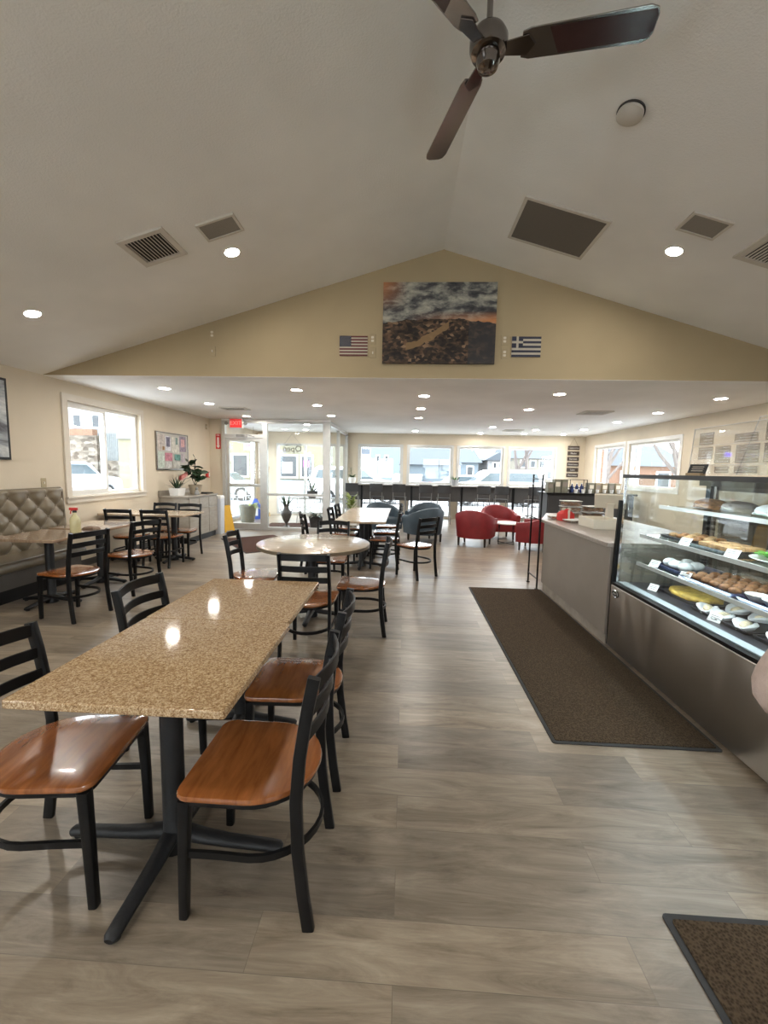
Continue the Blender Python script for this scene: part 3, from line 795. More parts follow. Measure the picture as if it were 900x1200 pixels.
# register stand
t = thing('register', 'cream point-of-sale register with tilted screen standing behind cream box', 'register', (2.50, 5.16, ZC))
mb = MB(); mb.loft([[(x*k, y*k+dy, z) for x, y in ((-0.09,-0.07),(0.09,-0.07),(0.09,0.07),(-0.09,0.07))] for k, dy, z in ((1,0,0.0),(0.95,0,0.02),(0.45,0,0.05),(0.4,0.0,0.2),(0.5,0.0,0.24))])
mb.build('stand', m_cream, t, 40, bevel=0.004)
tilt = Matrix.Translation((0, 0, 0.27)) @ Matrix.Rotation(R(62), 4, 'Z') @ Matrix.Rotation(R(-32), 4, 'Y')
MB().box(-0.02, 0.012, -0.17, 0.17, -0.10, 0.10, tilt).build('screen_housing', m_cream, t, bevel=0.006)
MB().box(0.012, 0.016, -0.155, 0.155, -0.10, 0.10, tilt).build('screen', m_dark, t)
t = thing('card_reader', 'small dark blue card reader in front of the register', 'card reader', (2.29, 5.07, ZC))
MB().loft([[(x*k, y*k, z) for x, y in rrect(-0.06, 0.06, -0.075, 0.075, 0.02, 3)] for k, z in ((1,0),(1,0.02),(0.85,0.05),(0.6,0.06))]).build('body', M('dark_blue_plastic', (0.012, 0.018, 0.05), 0.4), t, 40)
# packaged pastries
m_clear = glass('clear_plastic_tub', (0.93, 0.93, 0.93), 0.05, 1.6, 0.10)
m_pastry = M('golden_brown_pastry', (0.30, 0.14, 0.05), 0.7, var=0.5, nscale=30)
m_cookie = M('pale_cookie', (0.45, 0.28, 0.13), 0.8, var=0.4, nscale=30)
def pack(label, x, y, z, w_, d_, h, rz=0, lid=m_paper, fill=m_pastry):
    t = thing('pastry_box', label, 'pastry box', (x, y, z), R(rz), 'boxed pastries on the order counter')
    mb = MB(); mb.box(-w_/2, w_/2, -d_/2, d_/2, 0.002, h-0.006); mb.build('clear_tub', m_clear, t, bevel=0.006)
    mb = MB(); mb.box(-w_/2-0.004, w_/2+0.004, -d_/2-0.004, d_/2+0.004, h-0.006, h); mb.build('rim', lid, t, bevel=0.002)
    mb = MB()
    for i in range(3):
        for j in range(2):
            mb.sphere((-w_/2+w_*(i+0.5)/3, -d_/2+d_*(j+0.5)/2, 0.006+h*0.34), min(w_/3, d_/2)*0.44, 10, 6, (1, 1, h*0.34/(min(w_/3, d_/2)*0.44)))
    mb.build('pastries', fill, t, 60)
    return t
pack('brown pastry box at the bottom of middle stack on order counter', 2.25, 5.72, ZC, 0.24, 0.17, 0.075)
pack('brown pastry box second up in middle stack on order counter', 2.25, 5.72, ZC+0.077, 0.24, 0.17, 0.075)
pack('pastry box with white rim topmost of middle stack on order counter', 2.25, 5.72, ZC+0.154, 0.24, 0.17, 0.075)
pack('brown pastry box low in stack behind the register', 2.55, 5.72, ZC, 0.24, 0.18, 0.08, 10)
pack('brown pastry box on top of stack behind the register', 2.55, 5.72, ZC+0.082, 0.24, 0.18, 0.08, 10)
pack('flat pastry box at the far corner of order counter', 2.02, 5.50, ZC, 0.24, 0.16, 0.04, 0, m_paper, m_cookie)
pack('cookie box lying between red bag and cream box', 2.08, 5.14, ZC, 0.22, 0.15, 0.035, 24, m_paper, m_cookie)
t = thing('red_gift_bag', 'red wrapped pastry parcel with white bow on order counter', 'parcel', (2.04, 5.32, ZC), R(12))
MB().loft([[(x*k, y*k, z) for x, y in rrect(-0.09, 0.09, -0.07, 0.07, 0.02, 3)] for k, z in ((0.95,0),(1,0.03),(0.95,0.09),(0.45,0.13),(0.3,0.15))]).build('wrapping', m_red, t, 40)
mb = MB()
for s in (-1, 1): mb.sphere((s*0.035, -0.01, 0.145), 0.03, 10, 6, (1.1, 0.5, 0.6))
mb.box(-0.012, 0.012, -0.075, -0.06, 0.02, 0.14); mb.build('bow', m_cream, t, 50)
# black rack at the end of the counter
t = thing('wire_rack', 'tall thin black metal rack standing at the end of order counter', 'rack', (1.712, 5.575, 0))
for y in (-0.19, 0.19):
    MB().box(0.031, 0.049, y-0.009, y+0.009, 0.012, 1.5).build('post', m_black, t)
    MB().box(0.02, 0.06, y-0.02, y+0.02, 0.0, 0.012).build('foot', m_black, t)
for z in (0.14, 0.92, 1.44):
    mb = MB(); mb.bar([(0.04, -0.185, z), (0.04, 0.185, z)], 0.012, 0.014); mb.build('rung', m_black, t)
mb = MB(); mb.bar([(0.034, -0.185, 0.93), (-0.05, -0.185, 0.93), (-0.05, 0.185, 0.93), (0.034, 0.185, 0.93)], 0.01, 0.01); mb.build('holder', m_black, t)

# ------------------------------------------------------------------ refrigerated display case
X0, X1, Y0, Y1 = 1.82, 2.60, 1.10, 3.63
t = thing('display_case', 'stainless refrigerated pastry display case with slanted glass front', 'display case', (0, 0, 0))
MB().box(X0, X1, Y0, Y1, 0.02, 0.565).build('base_panel', m_steel, t, bevel=0.004)
MB().box(X0+0.05, X1-0.05, Y0+0.05, Y1-0.05, 0.0, 0.02).build('plinth', m_black, t)
MB().box(X0+0.004, X1-0.002, Y0, Y1, 0.566, 0.588).build('black_gasket', m_black, t)
MB().box(X0+0.045, X0+0.115, Y0+0.02, Y1-0.02, 0.589, 0.597).build('light_ledge', M('white_ledge', (0.36, 0.42, 0.44), 0.3, var=0.02), t)
MB().box(X0+0.116, X1-0.06, Y0+0.03, Y1-0.02, 0.589, 0.594).build('deck', M('dark_deck', (0.035, 0.035, 0.042), 0.35, var=0.1), t)
gx0, gz0, gx1, gz1 = X0+0.035, 0.588, X0+0.125, 1.505
gx0, gx1 = 1.860, 1.872
MB().add([(gx0, Y0, gz0), (gx0, Y1-0.01, gz0), (gx1, Y1-0.01, gz1), (gx1, Y0, gz1)], [(0,1,2,3)]).build('front_glass', m_caseglass, t)
MB().add([(gx0, Y1-0.012, gz0), (X1-0.04, Y1-0.012, gz0), (X1-0.04, Y1-0.012, gz1), (gx1, Y1-0.012, gz1)], [(0,1,2,3)]).build('end_glass', m_caseglass, t)
MB().bar([(gx0, Y1-0.01, gz0), (gx1, Y1-0.01, gz1)], 0.016, 0.012, (0, 1, 0)).build('glass_edge_trim', m_chrome, t)
MB().box(X1-0.06, X1, Y1-0.05, Y1, 0.588, 1.50).build('corner_post', m_black, t)
MB().bar([(X0+0.02, Y1+0.012, 0.02), (X0+0.02, Y1+0.012, 0.60), (X0+0.035, Y1+0.012, 1.30)], 0.03, 0.022, (0, 1, 0)).build('side_strip', m_black, t)
MB().box(gx1-0.02, X1, Y0, Y1, 1.506, 1.522).build('top_panel', m_dark, t, bevel=0.003)
MB().box(gx1-0.024, gx1-0.014, Y0, Y1, 1.492, 1.522).build('top_edge_trim', m_dark, t)
MB().box(X1-0.12, X1-0.005, Y0, Y1, 1.44, 1.505).build('rear_header', m_black, t)
MB().box(gx1+0.01, gx1+0.05, Y0+0.05, Y1-0.05, 1.501, 1.505).build('light_strip', m_led, t)
for k, (a, b) in enumerate(((Y0+0.02, 1.92), (1.92, 2.74), (2.74, Y1-0.05))):
    d = None
    mb = MB(); window_frame(mb, 0, X1-0.03-0.015*(k % 2), 0.014, a, b, 0.60, 1.44, 0.035); d = mb.build('rear_door', m_dark, t)
    pane_mb(0, X1-0.03-0.015*(k % 2), a+0.03, b-0.03, 0.63, 1.41).build('door_glass', m_reartint, d)
SHZ = (0.79, 1.025, 1.27)
for z, xf in zip(SHZ, (1.975, 1.985, 2.12)):
    s = MB().box(xf, X1-0.09, Y0+0.05, Y1-0.10, z-0.008, z).build('shelf', m_shelfglass, t)
    MB().box(xf-0.014, xf, Y0+0.05, Y1-0.10, z-0.022, z+0.006).build('front_rail', M('satin_rail', (0.75, 0.76, 0.76), 0.35, 0.5, var=0.03), s)
    MB().box(xf+0.004, xf+0.02, Y0+0.08, Y1-0.14, z-0.0125, z-0.0085).build('light_strip', m_led, s)
for y in (Y0+0.3, 1.95, 2.75, Y1-0.14):
    MB().box(X1-0.085, X1-0.065, y-0.012, y+0.012, 0.595, 1.44).build('shelf_upright', m_nickel, t)
m_badge = M('dark_badge', (0.02, 0.02, 0.02), 0.3)
ov = [(0.052*math.cos(2*PI*i/20), 0.033*math.sin(2*PI*i/20)) for i in range(20)]
BM = Matrix(((0,0,-1,X0-0.0005),(1,0,0,3.545),(0,1,0,0.505),(0,0,0,1)))
bd = MB().prism(ov, 0.0, 0.006, BM).build('badge', m_badge, t, 40)
MB().tube([BM @ Vector((0.047*math.cos(2*PI*i/20), 0.028*math.sin(2*PI*i/20), 0.006)) for i in range(20)], 0.003, 6, closed=True).build('badge_rim', m_chrome, bd)
mb = MB(); mb.prism(rrect(-0.03, 0.03, -0.006, 0.006, 0.004, 2), 0.006, 0.0075, BM); mb.build('badge_bar', m_grey, bd)

# food inside
def price_tag(label, x, y, z, rz=0):
    t = thing('price_tag', label, 'price tag', (x, y, z), R(rz-90+20), 'white price tags in the display case')
    mt = Matrix.Rotation(R(-35), 4, 'X')
    MB().box(-0.04, 0.04, -0.001, 0.001, 0.0, 0.058, mt).build('card', m_paper, t)
    mb = MB()
    for k, (w_, zz) in enumerate(((0.05, 0.042), (0.058, 0.030), (0.035, 0.016))): mb.box(-w_/2, w_/2, -0.0018, -0.0011, zz-0.0025, zz+0.0025, mt)
    mb.build('text_lines', m_grey, t)
def plate(label, x, y, z, r, mat, oval=1.0, rz=0, cat='plate', group='plates and trays in the display case'):
    t = thing('serving_plate', label, cat, (x, y, z), R(rz), group)
    mb = MB(); prof = [(0.001, 0.0), (0.6*r, 0.0), (0.75*r, 0.006), (r, 0.02), (r, 0.024), (0.72*r, 0.010), (0.001, 0.006)]
    mb.lathe(prof, n=32); mb.v = [(vx*oval, vy, vz) for vx, vy, vz in mb.v]
    mb.build('dish', mat, t, 40)
    return t
def tray(label, x, y, z, w_, d_, mat, rz=0, h=0.022):
    t = thing('serving_tray', label, 'tray', (x, y, z), R(rz), 'plates and trays in the display case')
    mb = MB(); o = rrect(-w_/2, w_/2, -d_/2, d_/2, 0.02, 4); i = rrect(-w_/2+0.014, w_/2-0.014, -d_/2+0.014, d_/2-0.014, 0.016, 4)
    mb.loft([[(a*0.94, b*0.94, 0) for a, b in o], [(a, b, h) for a, b in o], [(a, b, h) for a, b in i], [(a*0.95, b*0.95, 0.006) for a, b in i]])
    mb.build('dish', mat, t, 40)
    return t
m_navy = M('navy_tray', (0.022, 0.028, 0.075), 0.4, var=0.1)
m_whitec = M('white_ceramic', (0.8, 0.8, 0.78), 0.2, var=0.02)
m_blackt = M('black_tray', (0.02, 0.02, 0.024), 0.4, var=0.1)
m_pie = M('golden_pie_crust', (0.52, 0.35, 0.07), 0.6, var=0.35, nscale=25, bmp=0.5, bscale=50)
m_bakl = M('brown_baklava', (0.23, 0.10, 0.035), 0.55, var=0.5, nscale=40)
m_crois = M('yellow_croissant', (0.62, 0.40, 0.10), 0.6, var=0.3, nscale=30)
m_lett = M('bright_green_lettuce', (0.12, 0.38, 0.06), 0.5, var=0.5, nscale=40)
m_wrap = M('white_wax_paper', (0.72, 0.74, 0.74), 0.5, var=0.08, nscale=20)
m_fill = M('cream_filling', (0.72, 0.62, 0.42), 0.6, var=0.3, nscale=40)
D = 0.595
# deck: pie, folded paper wraps
tray('black tray under the golden pie on the case floor', 2.24, 3.20, D, 0.36, 0.49, m_blackt)
mb = MB(); n = 40; rr = []
for k, z in ((0.96, 0.0), (1.0, 0.012), (0.98, 0.028), (0.9, 0.036), (0.5, 0.034), (0.02, 0.036)):
    rr.append([((0.15+0.008*math.sin(9*2*PI*i/n))*k*math.cos(2*PI*i/n), (0.205+0.01*math.sin(9*2*PI*i/n))*k*math.sin(2*PI*i/n), z+0.004*math.sin(7*2*PI*i/n)*k) for i in range(n)])
o = mb.loft(rr).build('golden_pie', m_pie, None, 60); o.location = (2.24, 3.20, D+0.0062)
tag(o, 'flat golden yellow pie on black tray on the case floor', 'pie')
price_tag('price tag in front of the golden yellow pie', 2.005, 3.36, D)
def wrap(label, x, y, z, rz, s=1.0):
    t = thing('wrapped_sandwich', label, 'wrapped pastry', (x, y, z), R(rz), 'pastries in white paper on the case floor')
    mb = MB(); rings = []
    for i in range(13):
        q = i/12; L = (q-0.5)*0.19*s
        wd = (0.018+0.05*math.sin(PI*min(1, q*1.1)))*s; hh = (0.012+0.032*math.sin(PI*q))*s
        rings.append([(L, -wd, 0.010+hh*0.5), (L, -wd*0.7, 0.001), (L, wd*0.7, 0.001), (L, wd, 0.010+hh*0.7), (L, wd*0.8, 0.008+hh), (L, wd*0.3, hh*0.6), (L, -wd*0.3, hh*0.6), (L, -wd*0.8, 0.008+hh*0.9)])
    mb.loft(rings); mb.build('paper', m_wrap, t, 50)
    MB().sphere((0.0, 0, 0.022*s), 0.05*s, 12, 8, (1.3, 0.55, 0.45)).build('filling', m_fill, t, 60)
tray('black tray under the white paper-wrapped pastries on the case floor', 2.23, 2.69, D, 0.44, 0.50, m_blackt)
for i, (x, y, rz, lb) in enumerate(((2.09, 2.86, 40, 'paper-wrapped pastry on case floor, farthest along, next to the pie'), (2.08, 2.71, 20, 'paper-wrapped pastry on case floor right behind the price tag'),
        (2.28, 2.84, 10, 'paper-wrapped pastry on case floor in the rear row, middle'), (2.10, 2.555, 30, 'open paper-wrapped pastry on case floor in the front row'),
        (2.32, 2.68, -10, 'paper-wrapped pastry on case floor in the rear row, nearest us'))):
    wrap(lb, x, y, D+0.008, rz, 0.95)
price_tag('price tag in front of the paper-wrapped pastries on the case floor', 1.99, 2.67, D)
tray('black tray of wraps at the right edge of the case floor', 2.22, 2.27, D, 0.4, 0.30, m_blackt)
wrap('paper-wrapped pastry on case floor at the right edge, beside the sleeve', 2.12, 2.31, D+0.008, 30, 1.2)
# lower shelf
Z = SHZ[0]
tray('navy tray of white-wrapped rolls on the lower shelf', 2.22, 3.27, Z, 0.36, 0.30, m_navy)
for i, (dx, dy) in enumerate(((-0.09, 0.09), (-0.1, 0.0), (-0.085, -0.09), (0.02, 0.06), (0.02, -0.05))):
    o = MB().sphere((0, 0, 0.035), 0.05, 14, 8, (1.05, 0.9, 0.7)).build('wrapped_roll', m_wrap, None, 60); o.location = (2.22+dx, 3.27+dy, Z+0.0065)
    tag(o, 'small roll in white paper on navy tray, lower shelf, %s' % ['far front corner', 'front middle', 'near front corner', 'rear far', 'rear near'][i], 'roll', 'white-wrapped rolls on the lower shelf')
price_tag('price tag in front of the white-wrapped rolls', 2.005, 3.37, Z)
t = thing('clear_clamshell', 'flat clear plastic pack lying behind the brown baklava on lower shelf', 'plastic pack', (2.44, 2.95, Z), R(4))
MB().box(-0.055, 0.055, -0.12, 0.12, 0.001, 0.035).build('lid', m_clear, t, bevel=0.01); MB().box(-0.045, 0.045, -0.11, 0.11, 0.004, 0.02).build('pastry', m_cookie, t)
tray('navy tray of brown baklava balls on the lower shelf', 2.18, 2.80, Z, 0.38, 0.50, m_navy)
k = 0
for i in range(6):
    for j in range(4):
        o = MB().sphere((0, 0, 0.024), 0.036, 10, 6, (1.0, 1.0, 0.66)).build('baklava_ball', m_bakl, None, 60)
        o.location = (2.05+0.085*j, 2.60+0.08*i, Z+0.0062)
        tag(o, 'brown baklava ball on navy tray, %s from the front rail, %s from us' % (['first', 'second', 'third', 'fourth'][j]+' row', ['first', 'second', 'third', 'fourth', 'fifth', 'sixth'][i]), 'pastry', 'baklava balls on the navy tray')
price_tag('price tag in front of the brown baklava balls', 1.995, 2.99, Z)
tray('navy tray of white paper cups on the lower shelf', 2.18, 2.30, Z, 0.38, 0.46, m_navy)
for i, (x, y) in enumerate(((2.08, 2.47), (2.08, 2.35), (2.08, 2.23), (2.22, 2.47), (2.22, 2.33))):
    t = thing('paper_cup_pastry', 'pastry in fluted white paper cup, lower shelf, '+['front row far', 'front row middle', 'front row near', 'rear row far', 'rear row near'][i], 'pastry', (x, y, Z+0.0065), 0, 'pastries in fluted paper cups')
    mb = MB(); n = 36; rr = []
    for r_, z in ((0.035, 0.0), (0.062, 0.04), (0.059, 0.04), (0.033, 0.004)):
        rr.append([((r_+0.003*math.cos(12*2*PI*q/n)*(z > 0.01))*math.cos(2*PI*q/n), (r_+0.003*math.cos(12*2*PI*q/n)*(z > 0.01))*math.sin(2*PI*q/n), z) for q in range(n)])
    mb.loft(rr).build('paper_cup', m_wrap, t, 60); MB().sphere((0, 0, 0.025), 0.042, 12, 6, (1, 1, 0.55)).build('filling', m_fill, t, 60)
# upper shelf
Z = SHZ[1]
tray('dark tray of small cookies at the far end of upper shelf', 2.26, 3.27, Z, 0.36, 0.36, m_blackt)
k = 0
for i in range(4):
    for j in range(3):
        o = MB().sphere((0, 0, 0.018), 0.034, 10, 6, (1, 1, 0.55)).build('cookie', m_cookie if (i+j) % 2 else m_pastry, None, 60); o.location = (2.16+0.09*j, 3.14+0.085*i, Z+0.0062)
        tag(o, '%s cookie on upper shelf far tray, row %s from rail, place %s from us' % ('pale' if (i+j) % 2 else 'brown', ['one', 'two', 'three'][j], ['one', 'two', 'three', 'four'][i]), 'cookie', 'cookies on the far upper tray')
price_tag('price tag in front of the pastry slices on upper shelf', 2.015, 3.05, Z)
tray('dark tray of pastry slices in the middle of upper shelf', 2.2, 2.86, Z, 0.34, 0.34, m_blackt)
for i in range(3):
    for j in range(2):
        o = MB().prism([(-0.05, -0.04), (0.05, -0.04), (0.05, 0.04), (-0.05, 0.04)], 0, 0.035).build('pastry_slice', m_cookie, None, bevel=0.006); o.location = (2.13+0.13*j, 2.76+0.1*i, Z+0.0065)
        tag(o, 'pale pastry slice on upper shelf, %s column, %s one from us' % (['front', 'rear'][j], ['first', 'second', 'third'][i]), 'pastry', 'pastry slices on the upper shelf')
pl = plate('white oval plate of lettuce and croissants on the upper shelf', 2.20, 2.46, Z, 0.17, m_whitec, 0.9, 0)
mb = MB(); rnd = random.Random(3)
for i in range(26):
    a = rnd.uniform(0, 2*PI); q = rnd.uniform(0, 0.07)
    mb.leaf((q*math.cos(a), 0.07+q*math.sin(a), 0.012+rnd.uniform(0, 0.02)), (math.cos(a), math.sin(a), 0.7), (0, 0, 1), 0.06, 0.05, 4, 1.2)
o = mb.build('lettuce', m_lett, None, 60); o.location = (2.20, 2.46, Z+0.004); tag(o, 'bunch of green lettuce on the white oval plate', 'lettuce')
for i, (x, y, rz) in enumerate(((2.14, 2.43, 70), (2.22, 2.41, 80), (2.17, 2.36, 65))):
    mb = MB(); path = []; sc_ = []
    for q in range(13):
        a = R(-75+150*q/12); path.append((0.065*math.sin(a), 0.05*math.cos(a)-0.04, 0.026)); sc_.append(0.35+0.65*math.sin(PI*(0.06+0.88*q/12))*(1-0.07*(q % 3)))
    mb.tube(path, 0.026, 10, scales=sc_); o = mb.build('croissant', m_crois, None, 60); o.location = (x, y, Z+0.014); o.rotation_euler = (0, 0, R(rz))
    tag(o, 'yellow croissant on the white oval plate, '+['next to the lettuce', 'at the rear', 'nearest us'][i], 'croissant', 'croissants on the white plate')
price_tag('price tag in front of the lettuce and croissant plate', 2.015, 2.62, Z)
# top shelf: bagged pastries
Z = SHZ[2]
for i, (y, lb) in enumerate(((3.28, 'dark wrapped loaf on the top shelf at the far end'), (3.0, 'dark wrapped loaf on the top shelf, second from far end'), (2.72, 'pale bagged pastry on the top shelf, middle'), (2.42, 'pale bagged pastry on the top shelf, towards us'), (2.1, 'brown bagged pastry on the top shelf, nearest us'))):
    mb = MB(); rings = []
    for q in range(9):
        u = q/8; wd = 0.03+0.09*math.sin(PI*min(1, 0.15+u)); hh = 0.012+0.07*math.sin(PI*(0.1+0.85*u))
        rings.append([(wd*math.cos(2*PI*k_/12), (u-0.5)*0.24, hh*0.5+hh*0.5*math.sin(2*PI*k_/12)) for k_ in range(12)])
    o = mb.loft(rings).build('bagged_pastry', [m_pastry, m_greyfront, m_wrap, m_cookie, m_pastry][i], None, 50); o.location = (2.32, y, Z+0.0005)
    tag(o, lb, 'pastry', 'bagged pastries on the top shelf')

# things on top of the case
ZT = 1.5225
t = thing('acrylic_guard', 'tall clear acrylic guard with modelled menu-board reflections standing on display case', 'acrylic guard', (2.10, 0, ZT))
MB().add([(0, 1.2, 0.008), (0, 3.20, 0.008), (0, 3.17, 0.335), (0, 1.2, 0.335)], [(0,1,2,3)]).build('sheet', m_acrylic, t)
MB().add([(0.02, 1.2, 0.008), (0.02, 2.78, 0.008), (0.02, 2.64, 0.36), (0.02, 1.2, 0.36)], [(0,1,2,3)]).build('sheet', m_acrylic, t)
mb = MB()
mb.tube([(0, 3.20, 0.008), (0, 3.17, 0.335), (0, 1.2, 0.335)], 0.003, 6); mb.tube([(0.02, 2.78, 0.008), (0.02, 2.64, 0.36), (0.02, 1.2, 0.36)], 0.003, 6)
for z in (0.075, 0.21): mb.tube([(0.0, 3.18, z), (0.0, 1.2, z)], 0.002, 6)
mb.build('polished_edges', M('polished_acrylic_edge', (0.75, 0.74, 0.72), 0.15), t)
m_reflsheet = glass('reflection_film', (0.50, 0.48, 0.47), 0.2, 1.0, 0.10)  # menu-board reflections in the acrylic, put in as tinted sheets
m_reflprint = M('pale_reflected_print', (0.80, 0.79, 0.77), 0.6)
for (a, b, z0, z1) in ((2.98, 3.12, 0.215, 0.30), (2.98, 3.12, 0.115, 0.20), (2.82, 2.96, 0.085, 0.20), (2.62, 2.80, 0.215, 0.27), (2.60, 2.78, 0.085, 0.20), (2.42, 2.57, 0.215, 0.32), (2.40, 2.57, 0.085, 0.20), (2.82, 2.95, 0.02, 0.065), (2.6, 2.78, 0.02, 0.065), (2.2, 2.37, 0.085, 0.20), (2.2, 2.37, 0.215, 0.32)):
    s = MB().add([(0.004, a, z0), (0.004, b, z0), (0.004, b, z1), (0.004, a, z1)], [(0,1,2,3)]).build('menu_reflection', m_reflsheet, t)
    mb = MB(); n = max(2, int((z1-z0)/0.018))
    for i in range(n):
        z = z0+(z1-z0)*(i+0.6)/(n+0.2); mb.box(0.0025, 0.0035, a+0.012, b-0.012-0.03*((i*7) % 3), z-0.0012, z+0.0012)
    mb.build('text_lines', m_reflprint, s)  # reflected lines of writing, drawn as pale strips
t = thing('table_sign', 'small tilted black card on wooden block atop the display case', 'card holder', (2.03, 3.02, ZT), R(-70))
m_block = wood_material('pale_wood_block', (0.35, 0.24, 0.13), (0.48, 0.34, 0.2), rough=0.5, coat=0)
MB().box(-0.05, 0.05, -0.03, 0.03, 0, 0.018).build('wooden_block', m_block, t, bevel=0.003)
MB().box(-0.062, 0.062, -0.002, 0.002, 0.014, 0.085, Matrix.Rotation(R(-22), 4, 'X')).build('card', m_dark, t)
mb = MB()
for z in (0.065, 0.05, 0.035): mb.box(-0.04, 0.04, -0.0032, -0.0022, z-0.002, z+0.002, Matrix.Rotation(R(-22), 4, 'X'))
mb.build('text_lines', m_cream, t)
t = thing('wooden_tray', 'brown wooden box on white base atop display case at right edge', 'box', (2.20, 2.37, ZT))
m_brw = wood_material('brown_box_wood', (0.22, 0.12, 0.055), (0.34, 0.2, 0.1), rough=0.5, coat=0)
MB().box(-0.1, 0.1, -0.15, 0.15, 0.022, 0.075).build('box', m_brw, t, bevel=0.006); MB().box(-0.09, 0.09, -0.13, 0.13, 0.0, 0.0215).build('base', m_white, t, bevel=0.003)

# ------------------------------------------------------------------ drinks station beyond the counter
t = thing('drinks_station', 'dark drinks station counter behind the order counter, holding tea boxes', 'counter', (0, 0, 0))
MB().box(3.30, 5.25, 9.75, 10.35, 0.0, 1.03).build('body', m_dark, t, bevel=0.004); MB().box(3.26, 5.3, 9.70, 10.4, 1.031, 1.07).build('worktop', m_black, t, bevel=0.004)
for x in (3.32, 3.96, 4.6):
    d = MB().box(x, x+0.6, 9.73, 9.749, 0.08, 1.0).build('door', m_dark, t, bevel=0.003); MB().tube([(x+0.52, 9.73, 0.7), (x+0.52, 9.705, 0.72), (x+0.52, 9.705, 0.88), (x+0.52, 9.73, 0.9)], 0.006).build('handle', m_chrome, d)
zs = 1.0705
m_tea = M('olive_card_box', (0.17, 0.165, 0.12), 0.6, var=0.2, nscale=14); m_tea2 = M('tan_card_box', (0.30, 0.24, 0.15), 0.6, var=0.2, nscale=14)
for i, (x, w_, h, m_, lb) in enumerate(((3.40, 0.13, 0.24, m_tea, 'olive tea box at the near end of drinks station'), (3.56, 0.14, 0.31, m_tea, 'taller olive tea box second along drinks station'), (3.72, 0.14, 0.31, m_tea, 'olive tea box third along drinks station, beside wire caddy'),
        (4.33, 0.13, 0.24, m_tea, 'olive tea box just right of the black bottle caddy'), (4.48, 0.13, 0.24, m_tea2, 'tan tea box second right of the bottle caddy'), (4.63, 0.13, 0.24, m_tea2, 'tan tea box third right of the bottle caddy'), (4.78, 0.13, 0.24, m_tea, 'olive tea box fourth right of the bottle caddy'), (4.93, 0.13, 0.24, m_tea2, 'tan tea box at the far right of drinks station'))):
    t = thing('tea_box', lb, 'box', (x, 9.95, zs), 0, 'tea boxes on the drinks station')
    MB().box(-w_/2, w_/2, -0.1, 0.1, 0, h).build('carton', m_, t, bevel=0.003); MB().box(-w_/2+0.02, w_/2-0.02, -0.1025, -0.1005, h*0.45, h*0.8).build('printed_panel', m_cream if i % 2 else m_greyfront, t)
t = thing('bottle_caddy', 'black wire caddy holding blue bottles on drinks station', 'caddy', (4.03, 9.95, zs))
mb = MB(); mb.box(-0.2, 0.2, -0.1, 0.1, 0, 0.01)
for x in (-0.195, 0.195):
    for y in (-0.095, 0.095): mb.box(x-0.006, x+0.006, y-0.006, y+0.006, 0.01, 0.31)
for z in (0.12, 0.305): mb.bar([(-0.195, -0.095, z), (0.195, -0.095, z), (0.195, 0.095, z), (-0.195, 0.095, z)], 0.01, 0.01, closed=True)
mb.build('frame', m_black, t)
for i, x in enumerate((3.92, 4.03, 4.14)):
    t = thing('blue_bottle', ['left', 'middle', 'right'][i]+' blue bottle in the black caddy on drinks station', 'bottle', (x, 9.95, zs+0.0105), 0, 'blue bottles in the caddy')
    MB().lathe([(0.001, 0), (0.036, 0), (0.038, 0.01), (0.038, 0.13), (0.015, 0.17), (0.014, 0.2)], n=16).build('bottle', M('deep_blue_glass', (0.02, 0.04, 0.16), 0.15), t, 40)
    MB().lathe([(0.001, 0.2), (0.017, 0.2), (0.017, 0.225), (0.001, 0.225)], n=12).build('cap', m_white, t, 40)
for i in range(7):
    o = MB().lathe([(0.001, 0), (0.028, 0), (0.038, 0.09), (0.035, 0.09), (0.026, 0.005), (0.001, 0.004)], n=14).build('paper_cup', m_paper, None, 40)
    o.location = (3.95+0.16*i, 9.78, zs); tag(o, '%s white cup from the left along front of drinks station' % ['first', 'second', 'third', 'fourth', 'fifth', 'sixth', 'seventh'][i], 'cup', 'white cups on the drinks station')
# low counter along the right wall behind the case
t = thing('back_counter', 'grey cabinet run with dark worktop behind the display case', 'cabinet', (0, 0, 0))
MB().box(4.85, XR-0.014, 0.6, 6.6, 0.0, 0.86).build('body', m_greyfront, t); MB().box(4.8, XR-0.014, 0.6, 6.6, 0.861, 0.90).build('worktop', m_dark, t, bevel=0.004)
for i in range(9):
    d = MB().box(4.83, 4.849, 0.65+0.66*i, 1.28+0.66*i, 0.1, 0.84).build('door', m_greyfront, t, bevel=0.003); MB().box(4.815, 4.829, 0.75+0.66*i, 0.87+0.66*i, 0.76, 0.775).build('handle', m_chrome, d)
#@@PART4
# ------------------------------------------------------------------ ceiling fittings
def vault_mtx(x, y):
    left = x < XRIDGE
    k = kl if left else -kr
    th = math.atan(k); z = ZR-abs(x-XRIDGE)*(kl if left else kr)
    u = Vector((math.cos(th), 0, math.sin(th))); v = Vector((0, -1, 0)); n = u.cross(v)
    return Matrix(((u.x, v.x, n.x, x), (u.y, v.y, n.y, y), (u.z, v.z, n.z, z), (0, 0, 0, 1)))
def on_vault(t, x, y): t.matrix_world = vault_mtx(x, y); return t
def downlight(label, mtx, r, lens, group):
    t = thing('recessed_lamp', label, 'ceiling lamp', group=group); t.matrix_world = mtx
    MB().lathe([(r, 0.0), (r*1.22, 0.0005), (r*1.22, 0.004), (r*1.05, 0.009), (r, 0.006)], n=28, ring=True).build('trim_ring', m_white, t, 40)
    MB().lathe([(0.0005, 0.002), (r*0.99, 0.002), (r*0.99, 0.005), (0.0005, 0.006)], n=28).build('lens', lens, t, 40)
    return t
GV = 'lamps on the sloping ceilings'
dl = downlight('recessed lamp low on left ceiling slope, near left wall', vault_mtx(-3.68, 4.04), 0.064, m_lens, GV)
